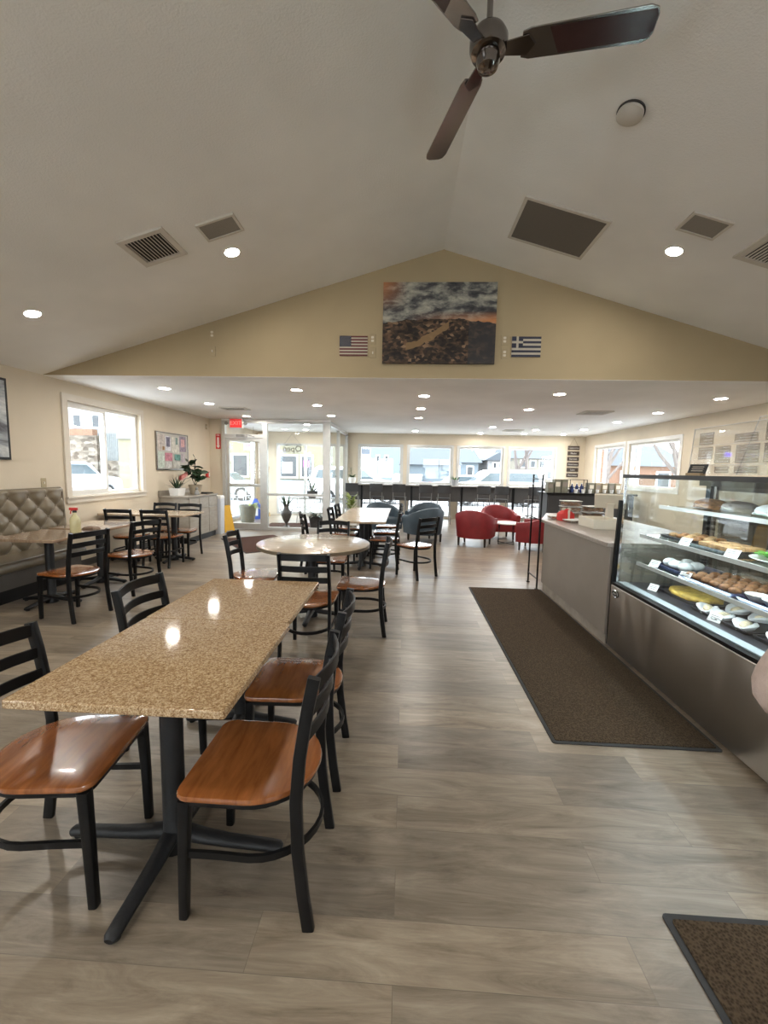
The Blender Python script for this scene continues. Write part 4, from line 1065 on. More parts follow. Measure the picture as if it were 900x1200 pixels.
def dl_copy(mtx, label, group):
    r = dup(dl, (0, 0, 0), 0, label, group); r.matrix_world = mtx; return r
dl_copy(vault_mtx(-1.70, 4.09), 'recessed lamp high on left ceiling slope, beside small speaker panel', GV)
dl_copy(vault_mtx(2.42, 4.16), 'recessed lamp on right ceiling slope, below small speaker panel', GV)
for x in (-3.68, -1.70, 2.42, 4.45):  # unseen lamps continuing the pattern, added to light the near half
    for y in (0.9, -1.9):
        if x == 4.45 and y > 5: continue
        dl_copy(vault_mtx(x, y), 'added unseen recessed lamp on %s, %s row, %s' % ('left ceiling slope' if x < 0 else 'right ceiling slope', {-3.68: 'lower', -1.70: 'upper', 2.42: 'upper', 4.45: 'lower'}[x], 'overhead of the granite tables' if y > 0 else 'behind the camera'), GV)
GL = 'lamps in the low white ceiling'
dl2 = None
rows = {'first row from left wall': (-3.6, (6.12, 7.53, 9.3)), 'second row from left wall': (-1.62, (6.14, 7.57, 9.0)), 'third row from left wall': (0.26, (6.51, 7.82, 9.19, 12.2)),
        'fourth row from left wall': (2.2, (6.25, 7.76, 9.27, 10.86, 12.6)), 'fifth row from left wall': (3.45, (11.4, 12.5)), 'row nearest right wall': (4.6, (6.46, 7.98, 9.45, 11.14, 12.55))}
flip = lambda x, y, z: Matrix(((1,0,0,x),(0,-1,0,y),(0,0,-1,z),(0,0,0,1)))
for rn, (x, ys) in rows.items():
    for i, y in enumerate(ys):
        lb = 'recessed lamp in low white ceiling, %s, %s from the gable' % (rn, ['first', 'second', 'third', 'fourth', 'fifth'][i])
        if dl2 is None: dl2 = downlight(lb, flip(x, y, ZL), 0.076, m_lensw, GL)
        else: r = dup(dl2, (0,0,0), 0, lb, GL); r.matrix_world = flip(x, y, ZL)
for x, y, lb in ((-3.75, 11.0, 'recessed lamp inside the glass vestibule, left one'), (-2.6, 10.9, 'recessed lamp inside the glass vestibule, right one'), (-3.0, 12.4, 'recessed lamp inside the glass vestibule, at the back')):
    r = dup(dl2, (0,0,0), 0, lb, GL); r.matrix_world = flip(x, y, ZL)
def grille(label, mtx, w_, d_, slats, name='air_grille', frame=0.045, mat=None, cat='air vent', screen=None):
    t = thing(name, label, cat); t.matrix_world = mtx
    mb = MB()
    for (a, b, c, e) in ((-w_/2, w_/2, -d_/2, -d_/2+frame), (-w_/2, w_/2, d_/2-frame, d_/2), (-w_/2, -w_/2+frame, -d_/2+frame, d_/2-frame), (w_/2-frame, w_/2, -d_/2+frame, d_/2-frame)):
        mb.box(a, b, c, e, 0.0, 0.018)
    mb.build('frame', mat or m_white, t)
    MB().box(-w_/2+frame, w_/2-frame, -d_/2+frame, d_/2-frame, 0.0005, 0.004 if slats else 0.012).build('backing' if slats else 'mesh_screen', screen or m_black, t)
    for i in range(slats):
        x = -w_/2+frame+(w_-2*frame)*(i+0.5)/slats
        MB().box(-0.0035, 0.0035, -d_/2+frame, d_/2-frame, -0.006, 0.006, Matrix.Translation((x, 0, 0.011)) @ Matrix.Rotation(R(35), 4, 'Y')).build('slat', mat or m_white, t)
    return t
m_vframe = M('off_white_metal', (0.62, 0.59, 0.53), 0.5, var=0.03)
m_screen = M('grey_mesh', (0.16, 0.145, 0.125), 0.8, var=0.15, nscale=300)
m_screen2 = M('pale_mesh', (0.27, 0.25, 0.22), 0.8, var=0.12, nscale=300)
grille('white slatted air vent on left ceiling slope', vault_mtx(-2.23, 3.69), 0.41, 0.41, 11, mat=m_vframe)
grille('white slatted air vent on right ceiling slope, cut by the picture edge', vault_mtx(3.03, 3.80), 0.41, 0.41, 11, mat=m_vframe)
grille('large dark mesh return grille on right ceiling slope', vault_mtx(1.40, 4.35), 0.80, 0.66, 0, 'return_grille', 0.03, m_vframe, 'air vent', m_screen)
grille('small grey speaker panel on left ceiling slope', vault_mtx(-1.645, 3.71), 0.34, 0.24, 0, 'ceiling_speaker', 0.022, m_vframe, 'speaker', m_screen2)
grille('small grey speaker panel on right ceiling slope', vault_mtx(2.41, 3.76), 0.33, 0.24, 0, 'ceiling_speaker', 0.022, m_vframe, 'speaker', m_screen2)
grille('square air vent in low white ceiling on right side', flip(3.50, 8.05, ZL), 0.5, 0.45, 8, mat=m_vframe)
grille('square air vent in low white ceiling near the exit sign', flip(-3.36, 8.1, ZL), 0.5, 0.35, 8, mat=m_vframe)
grille('square air vent in low white ceiling near the far windows', flip(2.9, 11.6, ZL), 0.5, 0.4, 8, mat=m_vframe)
t = thing('smoke_detector', 'round cream smoke detector on right ceiling slope beside fan', 'smoke detector'); t.matrix_world = vault_mtx(1.41, 3.02)
MB().lathe([(0.0005, 0), (0.085, 0), (0.087, 0.012), (0.0005, 0.012)], n=28).build('base_ring', m_dark, t, 40)
MB().lathe([(0.0005, 0.013), (0.080, 0.013), (0.082, 0.03), (0.05, 0.046), (0.0005, 0.048)], n=28).build('cover', m_vframe, t, 40)
# ceiling fan
FX, FY, FZ = 0.385, 2.46, 3.75
t = thing('ceiling_fan', 'three-blade polished nickel ceiling fan hanging from the ridge', 'ceiling fan', (FX, FY, FZ))
zc = ZR-FZ-0.005
MB().lathe([(0.0005, zc), (0.075, zc-0.005), (0.07, zc-0.05), (0.03, zc-0.09), (0.0005, zc-0.09)], n=28).build('canopy', m_nickel, t, 40)
MB().lathe([(0.016, 0.06), (0.016, zc-0.08)], n=14).build('down_rod', m_nickel, t, 40)
m_fan = M('polished_dark_nickel', (0.20, 0.18, 0.17), 0.12, 1.0, var=0.03)
MB().lathe([(0.0005, 0.13), (0.02, 0.13), (0.03, 0.10), (0.085, 0.075), (0.10, 0.045), (0.10, 0.005), (0.09, -0.02), (0.055, -0.03), (0.0005, -0.03)], n=36).build('motor_housing', m_fan, t, 35)
MB().lathe([(0.0005, -0.10), (0.03, -0.10), (0.052, -0.088), (0.062, -0.06), (0.06, -0.031), (0.0005, -0.031)], n=32).build('switch_cap', m_fan, t, 40)
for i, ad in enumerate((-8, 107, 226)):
    mt = Matrix.Rotation(R(ad), 4, 'Z') @ Matrix.Translation((0, 0, 0.0)) @ Matrix.Rotation(R(-14), 4, 'X')
    mb = MB(); L0, L1 = 0.17, 0.81
    poly = [(L0, -0.055), (L0+0.04, -0.066), (L1-0.05, -0.075), (L1-0.012, -0.062), (L1, -0.035), (L1, 0.035), (L1-0.012, 0.062), (L1-0.05, 0.075), (L0+0.04, 0.066), (L0, 0.055)]
    b_ = mb.prism(poly, -0.004, 0.004, mt).build('blade', m_nickel, t, 30, bevel=0.002)
    if i != 1: MB().prism([(0.30, -0.058), (L1-0.02, -0.058), (L1-0.004, -0.03), (L1-0.004, 0.03), (L1-0.02, 0.058), (0.36, 0.058)], -0.0056, -0.0042, mt).build('dark_reflection', M('maroon_reflection_tone', (0.045, 0.020, 0.018), 0.22, var=0.1), b_)  # dark reflection in the polished blade, laid on as a coloured patch
    MB().prism([(0.08, -0.03), (0.20, -0.045), (0.24, 0), (0.20, 0.045), (0.08, 0.03)], -0.012, -0.0045, mt).build('blade_bracket', m_fan, t, bevel=0.002)

# ------------------------------------------------------------------ gable wall decoration
def painting_material():
    m, nt, b = nodes('sunset_landscape_print')
    t = N(nt, 'ShaderNodeTexCoord'); sp = N(nt, 'ShaderNodeSeparateXYZ'); nt.links.new(t.outputs['Object'], sp.inputs[0])
    def mapv(s):
        mp = N(nt, 'ShaderNodeMapping'); mp.inputs['Scale'].default_value = s; nt.links.new(t.outputs['Object'], mp.inputs['Vector']); return mp.outputs[0]
    cl = ramp(nt, noise(nt, mapv((1.6, 1, 3.6)), 2.6, 8, 0.62, 0.25), [(0.36, (0.032, 0.034, 0.042)), (0.46, (0.085, 0.088, 0.095)), (0.55, (0.29, 0.29, 0.26)), (0.66, (0.52, 0.50, 0.42))])
    # glow near the horizon, towards the right
    def math_(op, a, bb):
        n = N(nt, 'ShaderNodeMath', operation=op); n.use_clamp = False
        for i, q in enumerate((a, bb)):
            if isinstance(q, (int, float)): n.inputs[i].default_value = q
            else: nt.links.new(q, n.inputs[i])
        return n.outputs[0]
    def mix(f, a, bb):
        n = N(nt, 'ShaderNodeMix', data_type='RGBA'); n.clamp_factor = True
        nt.links.new(f, n.inputs[0])
        for i, q in ((6, a), (7, bb)):
            if isinstance(q, tuple): n.inputs[i].default_value = (*q, 1)
            else: nt.links.new(q, n.inputs[i])
        return n.outputs[2]
    X_, Z_ = sp.outputs[0], sp.outputs[2]
    hz = math_('ADD', 0.06, math_('MULTIPLY', math_('MULTIPLY', X_, X_), -0.12))
    g = math_('SUBTRACT', 1.0, math_('MULTIPLY', math_('ABSOLUTE', math_('SUBTRACT', Z_, 0.03), 0), 9.0))
    g = math_('MULTIPLY', g, math_('ADD', 0.35, math_('MULTIPLY', X_, 0.9)))
    sky = mix(g, cl, (0.62, 0.25, 0.09))
    vo = N(nt, 'ShaderNodeTexVoronoi'); vo.inputs['Scale'].default_value = 22; nt.links.new(mapv((1, 1, 1.7)), vo.inputs['Vector'])
    town = ramp(nt, vo.outputs['Color'], [(0.2, (0.018, 0.013, 0.011)), (0.5, (0.075, 0.045, 0.03)), (0.75, (0.20, 0.115, 0.065)), (0.9, (0.34, 0.22, 0.13))])
    shade = ramp(nt, noise(nt, mapv((2, 1, 3)), 2.2, 3), [(0.35, (0.15, 0.13, 0.13)), (0.6, (1, 1, 1))])
    mm = N(nt, 'ShaderNodeMix', data_type='RGBA', blend_type='MULTIPLY'); mm.inputs[0].default_value = 1.0
    nt.links.new(town, mm.inputs[6]); nt.links.new(shade, mm.inputs[7])
    # a pale terrace wall curving up from lower left
    wob = math_('MULTIPLY', noise(nt, mapv((1, 1, 1)), 7, 2), 0.10)
    cv = math_('ADD', math_('SUBTRACT', Z_, math_('ADD', -0.30, math_('MULTIPLY', math_('POWER', math_('ADD', X_, 0.50), 1.6), 0.62))), math_('ADD', wob, -0.05))
    band = math_('LESS_THAN', math_('ABSOLUTE', cv, 0), 0.045)
    lim = math_('MULTIPLY', math_('GREATER_THAN', X_, -0.40), math_('LESS_THAN', X_, 0.12))
    land = mix(math_('MULTIPLY', math_('MULTIPLY', band, lim), 0.85), mm.outputs[2], (0.30, 0.19, 0.09))
    dark = math_('MULTIPLY', math_('GREATER_THAN', X_, 0.36), math_('LESS_THAN', Z_, math_('ADD', 0.02, 0.0)))
    land = mix(math_('MULTIPLY', dark, 0.75), land, (0.03, 0.03, 0.035))
    hill = math_('ADD', hz, math_('MULTIPLY', noise(nt, mapv((1, 0, 0)), 6, 3), 0.10))
    fin = mix(math_('LESS_THAN', Z_, math_('SUBTRACT', hill, 0.06)), sky, land)
    nt.links.new(fin, b.inputs['Base Color']); b.inputs['Roughness'].default_value = 0.5
    return m
t = thing('canvas_painting', 'large canvas print of hillside town under sunset clouds, on gable wall', 'painting', (0.365, YG-0.0005, 3.305))
MB().box(-0.685, 0.685, -0.04, -0.001, -0.475, 0.475).build('canvas', painting_material(), t)
m_navy2 = M('navy_print', (0.012, 0.016, 0.045), 0.5, var=0.05); m_dred = M('dark_red_print', (0.12, 0.02, 0.022), 0.5, var=0.05); m_offw = M('off_white_print', (0.50, 0.46, 0.38), 0.5, var=0.03)
t = thing('flag_plaque', 'small striped flag plaque with starry canton left of the painting', 'flag', (-0.68, YG-0.0005, 3.04), 0, 'flag plaques on the gable wall')
MB().box(-0.175, 0.175, -0.012, -0.001, -0.12, 0.12).build('panel', m_offw, t)
mb = MB(); h = 0.24/13
for i in range(7): mb.box(-0.175, 0.175, -0.0135, -0.0121, 0.12-h*(2*i+1), 0.12-h*2*i)
mb.build('red_stripes', m_dred, t)
c_ = MB().box(-0.175, -0.03, -0.0150, -0.0136, 0.12-7*h, 0.12).build('blue_canton', m_navy2, t)
mb = MB()
for r_ in range(9):
    for q in range(6 if r_ % 2 == 0 else 5):
        cx_ = -0.175+0.145*((q+(0.5 if r_ % 2 == 0 else 1.0))/6); cz_ = 0.12-7*h*(r_+0.6)/9.2
        pts = [((0.0055 if k % 2 == 0 else 0.0022)*math.sin(PI*k/5), (0.0055 if k % 2 == 0 else 0.0022)*math.cos(PI*k/5)) for k in range(10)]
        mb.prism(pts, 0, 0.0006, Matrix.Translation((cx_, -0.0151, cz_)) @ FACE_CAM)
mb.build('stars', m_offw, c_)
t = thing('flag_plaque', 'small striped flag plaque with white cross, right of the painting', 'flag', (1.43, YG-0.0005, 3.04), 0, 'flag plaques on the gable wall')
MB().box(-0.175, 0.175, -0.012, -0.001, -0.12, 0.12).build('panel', m_offw, t)
h = 0.24/9; mb = MB()
for i in range(5): mb.box(-0.175, 0.175, -0.0135, -0.0121, 0.12-h*(2*i+1), 0.12-h*2*i)
mb.build('blue_stripes', m_navy2, t)
c_ = MB().box(-0.175, -0.175+5*h, -0.0150, -0.0136, 0.12-5*h, 0.12).build('blue_canton', m_navy2, t)
mb = MB(); mb.box(-0.175, -0.175+5*h, -0.0160, -0.0151, 0.12-3*h, 0.12-2*h); mb.box(-0.175+2*h, -0.175+3*h, -0.0165, -0.0161, 0.12-5*h, 0.12); mb.build('white_cross', m_offw, c_)
m_plate = M('tan_wall_plate', (0.42, 0.34, 0.21), 0.5, var=0.03)
def wall_plate(label, mtx, kind):
    t = thing('wall_plate', label, 'wall plate', group='electrical plates on the walls'); t.matrix_world = mtx
    MB().prism(rrect(-0.04, 0.04, -0.062, 0.062, 0.006, 2), 0.0005, 0.007).build('cover_plate', m_plate, t, bevel=0.002)
    mb = MB()
    if kind == 'socket':
        for s in (-1, 1): mb.prism(rrect(-0.017, 0.017, s*0.02-0.014, s*0.02+0.014, 0.008, 3), 0.007, 0.009)
    else: mb.prism(rrect(-0.007, 0.007, -0.014, 0.014, 0.002, 2), 0.007, 0.016)
    mb.build('socket_face' if kind == 'socket' else 'switch', m_cream, t)
gp = lambda x, z: Matrix(((1,0,0,x),(0,0,-1,YG),(0,1,0,z),(0,0,0,1)))
for x, z, k, lb in ((-2.475, 3.18, 'socket', 'upper tan socket plate far left on the gable'), (-2.475, 2.97, 'blank', 'lower tan plate far left on the gable'), (-0.445, 3.125, 'socket', 'upper tan plate between left flag and painting'), (-0.44, 2.96, 'blank', 'lower plate between left flag and painting'),
                    (1.17, 3.125, 'socket', 'upper tan plate between painting and right flag'), (1.175, 2.96, 'socket', 'lower tan plate between painting and right flag')):
    wall_plate(lb, gp(x, z), k)
lp = lambda y, z: Matrix(((0,0,1,XL),(1,0,0,y),(0,1,0,z),(0,0,0,1)))
wall_plate('light plate on left wall just above the booth back', lp(5.22, 1.26), 'blank')
wall_plate('tan plate high on left wall near the exit sign', lp(9.75, 2.45), 'blank')

# ------------------------------------------------------------------ left wall: art, notice board, fire alarm, cabinet
t = thing('framed_picture', 'black framed grey picture on left wall at the picture edge', 'picture', (XL, 4.2, 2.03))
MB().box(0.001, 0.03, -0.55, 0.57, -0.48, 0.47).build('frame', m_black, t, bevel=0.003)
def artgrey():
    m, nt, b = nodes('grey_abstract_print'); v = coords(nt, (1, 1, 2.4))
    nt.links.new(ramp(nt, noise(nt, v, 2.5, 5, 0.6, 0.6), [(0.35, (0.06, 0.06, 0.07)), (0.5, (0.30, 0.32, 0.34)), (0.7, (0.62, 0.63, 0.62))]), b.inputs['Base Color']); b.inputs['Roughness'].default_value = 0.3
    return m
MB().box(0.0305, 0.032, -0.52, 0.54, -0.45, 0.44).build('print', artgrey(), t)
t = thing('notice_board', 'notice board covered with flyers on left wall above the cabinet', 'notice board', (XL, 8.32, 1.79))
MB().box(0.001, 0.018, -0.60, 0.52, -0.34, 0.36).build('board', M('pale_board', (0.46, 0.44, 0.40), 0.6, var=0.03), t)
mb = MB(); mb.box(0.001, 0.028, -0.62, -0.60, -0.36, 0.38); mb.box(0.001, 0.028, 0.52, 0.54, -0.36, 0.38); mb.box(0.001, 0.028, -0.6, 0.52, 0.36, 0.38); mb.box(0.001, 0.028, -0.6, 0.52, -0.36, -0.34); mb.build('frame', m_nickel, t)
fly = [(-0.57, -0.33, 0.02, 0.33, (0.50, 0.44, 0.40)), (-0.31, -0.12, 0.02, 0.31, (0.55, 0.54, 0.58)), (-0.28, -0.15, 0.10, 0.29, (0.13, 0.12, 0.17)), (-0.08, 0.18, -0.02, 0.31, (0.58, 0.56, 0.50)), (0.05, 0.13, 0.16, 0.30, (0.16, 0.24, 0.22)), (0.2, 0.45, 0.02, 0.34, (0.28, 0.22, 0.28)), (0.26, 0.40, 0.12, 0.28, (0.58, 0.33, 0.32)),
       (-0.57, -0.36, -0.32, 0.0, (0.48, 0.54, 0.48)), (-0.34, -0.08, -0.18, -0.02, (0.50, 0.20, 0.25)), (-0.32, -0.12, -0.32, -0.20, (0.58, 0.57, 0.55)), (0.0, 0.22, -0.16, -0.04, (0.14, 0.30, 0.26)), (0.24, 0.40, -0.2, -0.01, (0.44, 0.38, 0.40)), (-0.06, 0.2, -0.32, -0.18, (0.56, 0.55, 0.5)), (-0.42, -0.35, 0.03, 0.10, (0.30, 0.16, 0.06))]
for i, (a, b, c, e, col) in enumerate(fly):
    f_ = MB().box(0.0185+0.0006*i, 0.019+0.0006*i, a, b, c, e).build('flyer', M('flyer_paper_%d' % i, col, 0.6, var=0.35, nscale=18), t)
t = thing('fire_alarm_pull', 'small red and white fire alarm pull on left wall', 'fire alarm', (XL, 9.72, 1.32))
MB().box(0.001, 0.05, -0.06, 0.06, -0.07, 0.07).build('housing', m_red, t, bevel=0.004); MB().box(0.0505, 0.058, 0.0, 0.045, -0.05, 0.05).build('pull_handle', m_paper, t, bevel=0.002)
t = thing('fire_extinguisher_sign', 'red fire extinguisher sign with white arrow beside the glass door', 'sign', (-4.53, YV, 2.12))
MB().box(-0.06, 0.06, -0.006, -0.001, -0.18, 0.18).build('panel', m_red, t)
m_wht = M('white_print', (0.8, 0.78, 0.74), 0.5, var=0.02)
MB().prism([(-0.025, 0.10), (0.025, 0.10), (0.025, -0.10), (0.045, -0.10), (0, -0.16), (-0.045, -0.10), (-0.025, -0.10)], 0, 0.0012, Matrix.Translation((0, -0.0062, 0)) @ FACE_CAM).build('arrow', m_wht, t)
text('FIRE', 0.045, m_wht, t, facing((0, -0.0062, 0.145)))
tx = text('EXTINGUISHER', 0.03, m_red, t, Matrix.Translation((0, -0.0078, -0.0)) @ FACE_CAM @ Matrix.Rotation(-PI/2, 4, 'Z'))
t = thing('exit_sign', 'red exit sign with two emergency lamp heads above glass door', 'sign', (-4.03, 9.78, 2.545))
MB().box(-0.17, 0.17, -0.03, 0.03, -0.115, 0.115).build('housing', m_alu, t, bevel=0.004)
m_exit = M('lit_red_sign', (0.6, 0.03, 0.03), 0.4, var=0, emit=(1.0, 0.06, 0.06), es=0.35)
MB().box(-0.14, 0.14, -0.034, -0.0305, -0.10, 0.10).build('face', m_exit, t)
text('EXIT', 0.135, M('exit_letter', (0.85, 0.18, 0.16), 0.4, var=0, emit=(1.0, 0.22, 0.2), es=0.9), t, facing((0, -0.0345, 0)))
for s in (-1, 1): MB().lathe([(0.001, 0), (0.03, 0.0), (0.042, 0.05), (0.04, 0.06), (0.001, 0.055)], n=16, mt=Matrix.Translation((s*0.23, 0.02, 0.0)) @ Matrix.Rotation(PI/2, 4, 'X')).build('lamp_head', m_grey, t, 40)
mb = MB(); mb.box(-0.22, 0.22, 0.0, 0.02, -0.01, 0.01); mb.box(-0.02, 0.02, -0.01, 0.01, 0.115, 0.1145); mb.build('bracket', m_grey, t)
MB().box(-0.03, 0.03, -0.02, 0.02, 0.1155, 2.66-2.545).build('ceiling_mount', m_grey, t) if False else None

t = thing('cabinet', 'grey wood laminate cabinet with plants on top, by left wall', 'cabinet', (0, 0, 0))
m_cab = wood_material('grey_beige_laminate', (0.30, 0.265, 0.22), (0.38, 0.34, 0.285), (3, 3, 12), 0.4, 0)
MB().box(XL+0.013, -4.17, 7.76, 8.98, 0.12, 0.90).build('body', m_cab, t); MB().box(XL+0.013, -4.2, 7.78, 8.96, 0.0, 0.12).build('kick_base', m_black, t)
MB().box(XL+0.013, -4.14, 7.73, 9.0, 0.901, 0.93).build('worktop', m_cab, t, bevel=0.003); MB().box(XL+0.013, XL+0.03, 7.73, 9.0, 0.931, 1.03).build('splashback', m_cab, t)
for i in range(3):
    y = 7.78+0.40*i
    MB().box(-4.169, -4.15, y, y+0.385, 0.14, 0.66).build('door', m_cab, t, bevel=0.002); MB().box(-4.169, -4.15, y, y+0.385, 0.67, 0.88).build('drawer', m_cab, t, bevel=0.002)
t = thing('white_bin', 'narrow white waste bin standing at the end of the cabinet', 'bin', (-4.25, 9.14, 0))
MB().loft([[(x*k, y*k, z) for x, y in rrect(-0.15, 0.15, -0.10, 0.10, 0.03, 4)] for k, z in ((0.92, 0), (1.0, 0.80))]).build('body', M('pale_blue_white_plastic', (0.66, 0.70, 0.76), 0.35, var=0.03), t, 40)
MB().loft([[(x*k, y*k, z) for x, y in rrect(-0.15, 0.15, -0.10, 0.10, 0.03, 4)] for k, z in ((1.03, 0.801), (1.03, 0.83), (0.9, 0.87))]).build('lid', m_white, t, 40)
t = thing('wet_floor_sign', 'yellow folding wet floor sign leaning beside the white bin', 'floor sign', (-4.14, 9.42, 0), R(62))
for s in (-1, 1):
    mt = Matrix.Rotation(R(s*9), 4, 'X')
    p = MB().prism([(-0.14, 0.0), (-0.10, 0.0), (-0.085, 0.04), (0.085, 0.04), (0.10, 0.0), (0.14, 0.0), (0.085, 0.62), (-0.085, 0.62)], -0.006, 0.006, Matrix.Translation((0, s*0.10, 0.001)) @ mt @ FACE_CAM).build('panel', m_yellow, t, bevel=0.002)
MB().tube([(-0.08, 0.0, 0.615), (0.08, 0.0, 0.615)], 0.012).build('hinge', m_yellow, t, 40)

# ------------------------------------------------------------------ plants and pots
def pot(t, prof, mat, name='pot', n=24):
    MB().lathe(prof, n=n).build(name, mat, t, 40)
def soil(t, r, z): MB().lathe([(0.0005, z-0.02), (r, z-0.02), (r, z), (0.0005, z+0.004)], n=20).build('soil', m_soil, t, 40)
CT = 0.9305
t = thing('potted_agave', 'spiky agave in white rectangular planter on the cabinet', 'potted plant', (-4.50, 7.98, CT))
MB().loft([[(x*k, y*k, z) for x, y in rrect(-0.10, 0.10, -0.15, 0.15, 0.02, 3)] for k, z in ((0.85, 0), (1.0, 0.15), (0.93, 0.15), (0.9, 0.12))]).build('planter', m_whitec, t, 40)
mb = MB(); rnd = random.Random(5)
for i in range(16):
    a = 2*PI*i/16+rnd.uniform(-.2, .2); el = rnd.uniform(0.5, 1.3)
    mb.leaf((0.02*math.cos(a), 0.03*math.sin(a), 0.12), (math.cos(a)*math.cos(el), math.sin(a)*math.cos(el), math.sin(el)), (0, 0, 1), rnd.uniform(0.18, 0.30), 0.035, 6, 0.5)
mb.build('leaves', m_leaf2, t, 60)
t = thing('potted_rubber_plant', 'tall dark rubber plant in tan pot on the cabinet', 'potted plant', (-4.38, 8.46, CT))
pot(t, [(0.001, 0), (0.10, 0), (0.135, 0.19), (0.14, 0.2), (0.125, 0.2), (0.12, 0.17), (0.001, 0.17)], M('tan_glazed_pot', (0.42, 0.36, 0.27), 0.35, var=0.05)); soil(t, 0.118, 0.18)
mb = MB(); ml = MB(); rnd = random.Random(8)
for i in range(6):
    a = 2*PI*i/6; tip = (0.14*math.cos(a), 0.14*math.sin(a), 0.45+0.06*i); mid = (0.06*math.cos(a), 0.06*math.sin(a), 0.3)
    mb.tube([(0, 0, 0.17), mid, tip], 0.005, 6)
    for k in range(7):
        q = 0.35+0.65*k/6; px, py, pz = (tip[0]*q, tip[1]*q, 0.17+(tip[2]-0.17)*q); b = rnd.uniform(0, 2*PI)
        ml.leaf((px, py, pz), (math.cos(b), math.sin(b), rnd.uniform(0.0, 0.7)), (rnd.uniform(-1, 1), rnd.uniform(-1, 1), 0.35), rnd.uniform(0.14, 0.21), 0.095, 5, 0.6)
mb.build('stems', m_darkleg, t, 50); ml.build('leaves', m_leaf2, t, 60)
t = thing('potted_orchid', 'pink orchid spray standing between agave and rubber plant', 'flower', (-4.62, 8.24, CT))
pot(t, [(0.001, 0), (0.04, 0), (0.055, 0.09), (0.048, 0.09), (0.045, 0.075), (0.001, 0.075)], m_whitec)
mb = MB(); mp_ = MB(); rnd = random.Random(4)
for i in range(3):
    path = [(0, 0, 0.07), (0.0, 0.02*(i-1), 0.25), (0.05, 0.05*(i-1), 0.40), (0.12, 0.08*(i-1), 0.36+0.05*i)]
    mb.tube(path, 0.004, 6)
    for k in range(6):
        q = k/5; c = (0.02+0.10*q, 0.08*(i-1)*q, 0.38-0.02*q+0.03*i*q-0.12*(1-q)*0.3)
        for j in range(5):
            a = 2*PI*j/5; mp_.leaf(c, (0.35, math.cos(a), math.sin(a)), (1, 0, 0), 0.06, 0.05, 3, 0.1)
mb.build('stems', m_leaf, t, 50); mp_.build('petals', m_pink, t, 60)
t = thing('cat_figurine', 'small grey figurine sitting on cabinet in front of the plants', 'figurine', (-4.27, 8.30, CT))
MB().lathe([(0.001, 0), (0.045, 0), (0.05, 0.03), (0.035, 0.08), (0.02, 0.10), (0.001, 0.105)], n=18).build('body', m_grey, t, 60)
mb = MB(); mb.sphere((0, 0, 0.125), 0.03, 14, 8); mb.lathe([(0.012, 0.145), (0.001, 0.17)], (0, 0.017, 0), 8); mb.lathe([(0.012, 0.145), (0.001, 0.17)], (0, -0.017, 0), 8); mb.build('head', m_grey, t, 60)
t = tray('flat dark tray lying at the far end of the cabinet top', -4.42, 8.80, CT, 0.40, 0.30, m_blackt); t['group'] = ''; del t['group']
t = thing('spray_bottle', 'clear spray bottle of yellowish cleaner on the booth table', 'spray bottle', (-3.68, 4.42, 0.7505))
m_liq = M('pale_yellow_liquid_plastic', (0.62, 0.58, 0.34), 0.25, var=0.03)
MB().lathe([(0.001, 0), (0.048, 0), (0.052, 0.01), (0.052, 0.14), (0.045, 0.165), (0.02, 0.20), (0.016, 0.225), (0.001, 0.225)], n=24).build('bottle', m_liq, t, 40)
MB().lathe([(0.001, 0.226), (0.02, 0.226), (0.02, 0.25), (0.001, 0.25)], n=16).build('collar', m_dark, t, 40)
mb = MB(); mb.box(-0.055, 0.03, -0.013, 0.013, 0.2505, 0.28); mb.tube([(-0.02, 0, 0.255), (-0.045, 0, 0.24), (-0.05, 0, 0.21)], 0.006); mb.build('trigger_head', m_red, t, bevel=0.003)
o = MB().loft([[(x*k, y*k+0.01*math.sin(6*x*10), z) for x, y in rrect(-0.09, 0.09, -0.06, 0.06, 0.03, 4)] for k, z in ((1, 0), (1.0, 0.012), (0.8, 0.028), (0.4, 0.034))]).build('cleaning_cloth', M('brown_cloth', (0.20, 0.14, 0.10), 0.9, var=0.3), None, 60)
o.location = (-3.70, 4.68, 0.7506); tag(o, 'crumpled brown cleaning cloth on booth table behind spray bottle', 'cloth')
# on the window bar
t = thing('potted_orchid', 'small green plant in white pot at left end of window bar', 'potted plant', (-1.63, 12.75, 1.0905))
pot(t, [(0.001, 0), (0.085, 0), (0.12, 0.10), (0.115, 0.18), (0.10, 0.18), (0.10, 0.15), (0.001, 0.15)], m_whitec)
mb = MB(); rnd = random.Random(2); mb.tube([(0, 0, 0.15), (-0.03, 0, 0.32), (-0.05, 0, 0.48)], 0.006, 6)
for i in range(12): a = 2*PI*i/12; mb.leaf((0, 0, 0.15), (math.cos(a), math.sin(a), rnd.uniform(0.5, 1.4)), (0, 0, 1), rnd.uniform(0.15, 0.24), 0.07, 5, 0.9)
for i in range(9): a = rnd.uniform(0, 2*PI); mb.leaf((-0.05, 0, 0.28+0.025*i), (math.cos(a), math.sin(a), 0.3), (0, 0, 1), 0.09, 0.05, 4, 0.5)
mb.build('leaves', m_leaf, t, 60)
t = thing('potted_herb', 'small plant in grey pot on window bar between second and third windows', 'potted plant', (1.52, 12.75, 1.0905))
pot(t, [(0.001, 0), (0.085, 0), (0.12, 0.17), (0.105, 0.17), (0.10, 0.14), (0.001, 0.14)], M('grey_ceramic', (0.30, 0.31, 0.32), 0.4))
mb = MB()
for i in range(24): a = rnd.uniform(0, 2*PI); mb.leaf((0.05*math.cos(a), 0.05*math.sin(a), 0.14), (math.cos(a), math.sin(a), rnd.uniform(0.6, 2)), (0, 0, 1), rnd.uniform(0.10, 0.19), 0.03, 4, 0.6)
mb.build('leaves', m_leaf, t, 60)
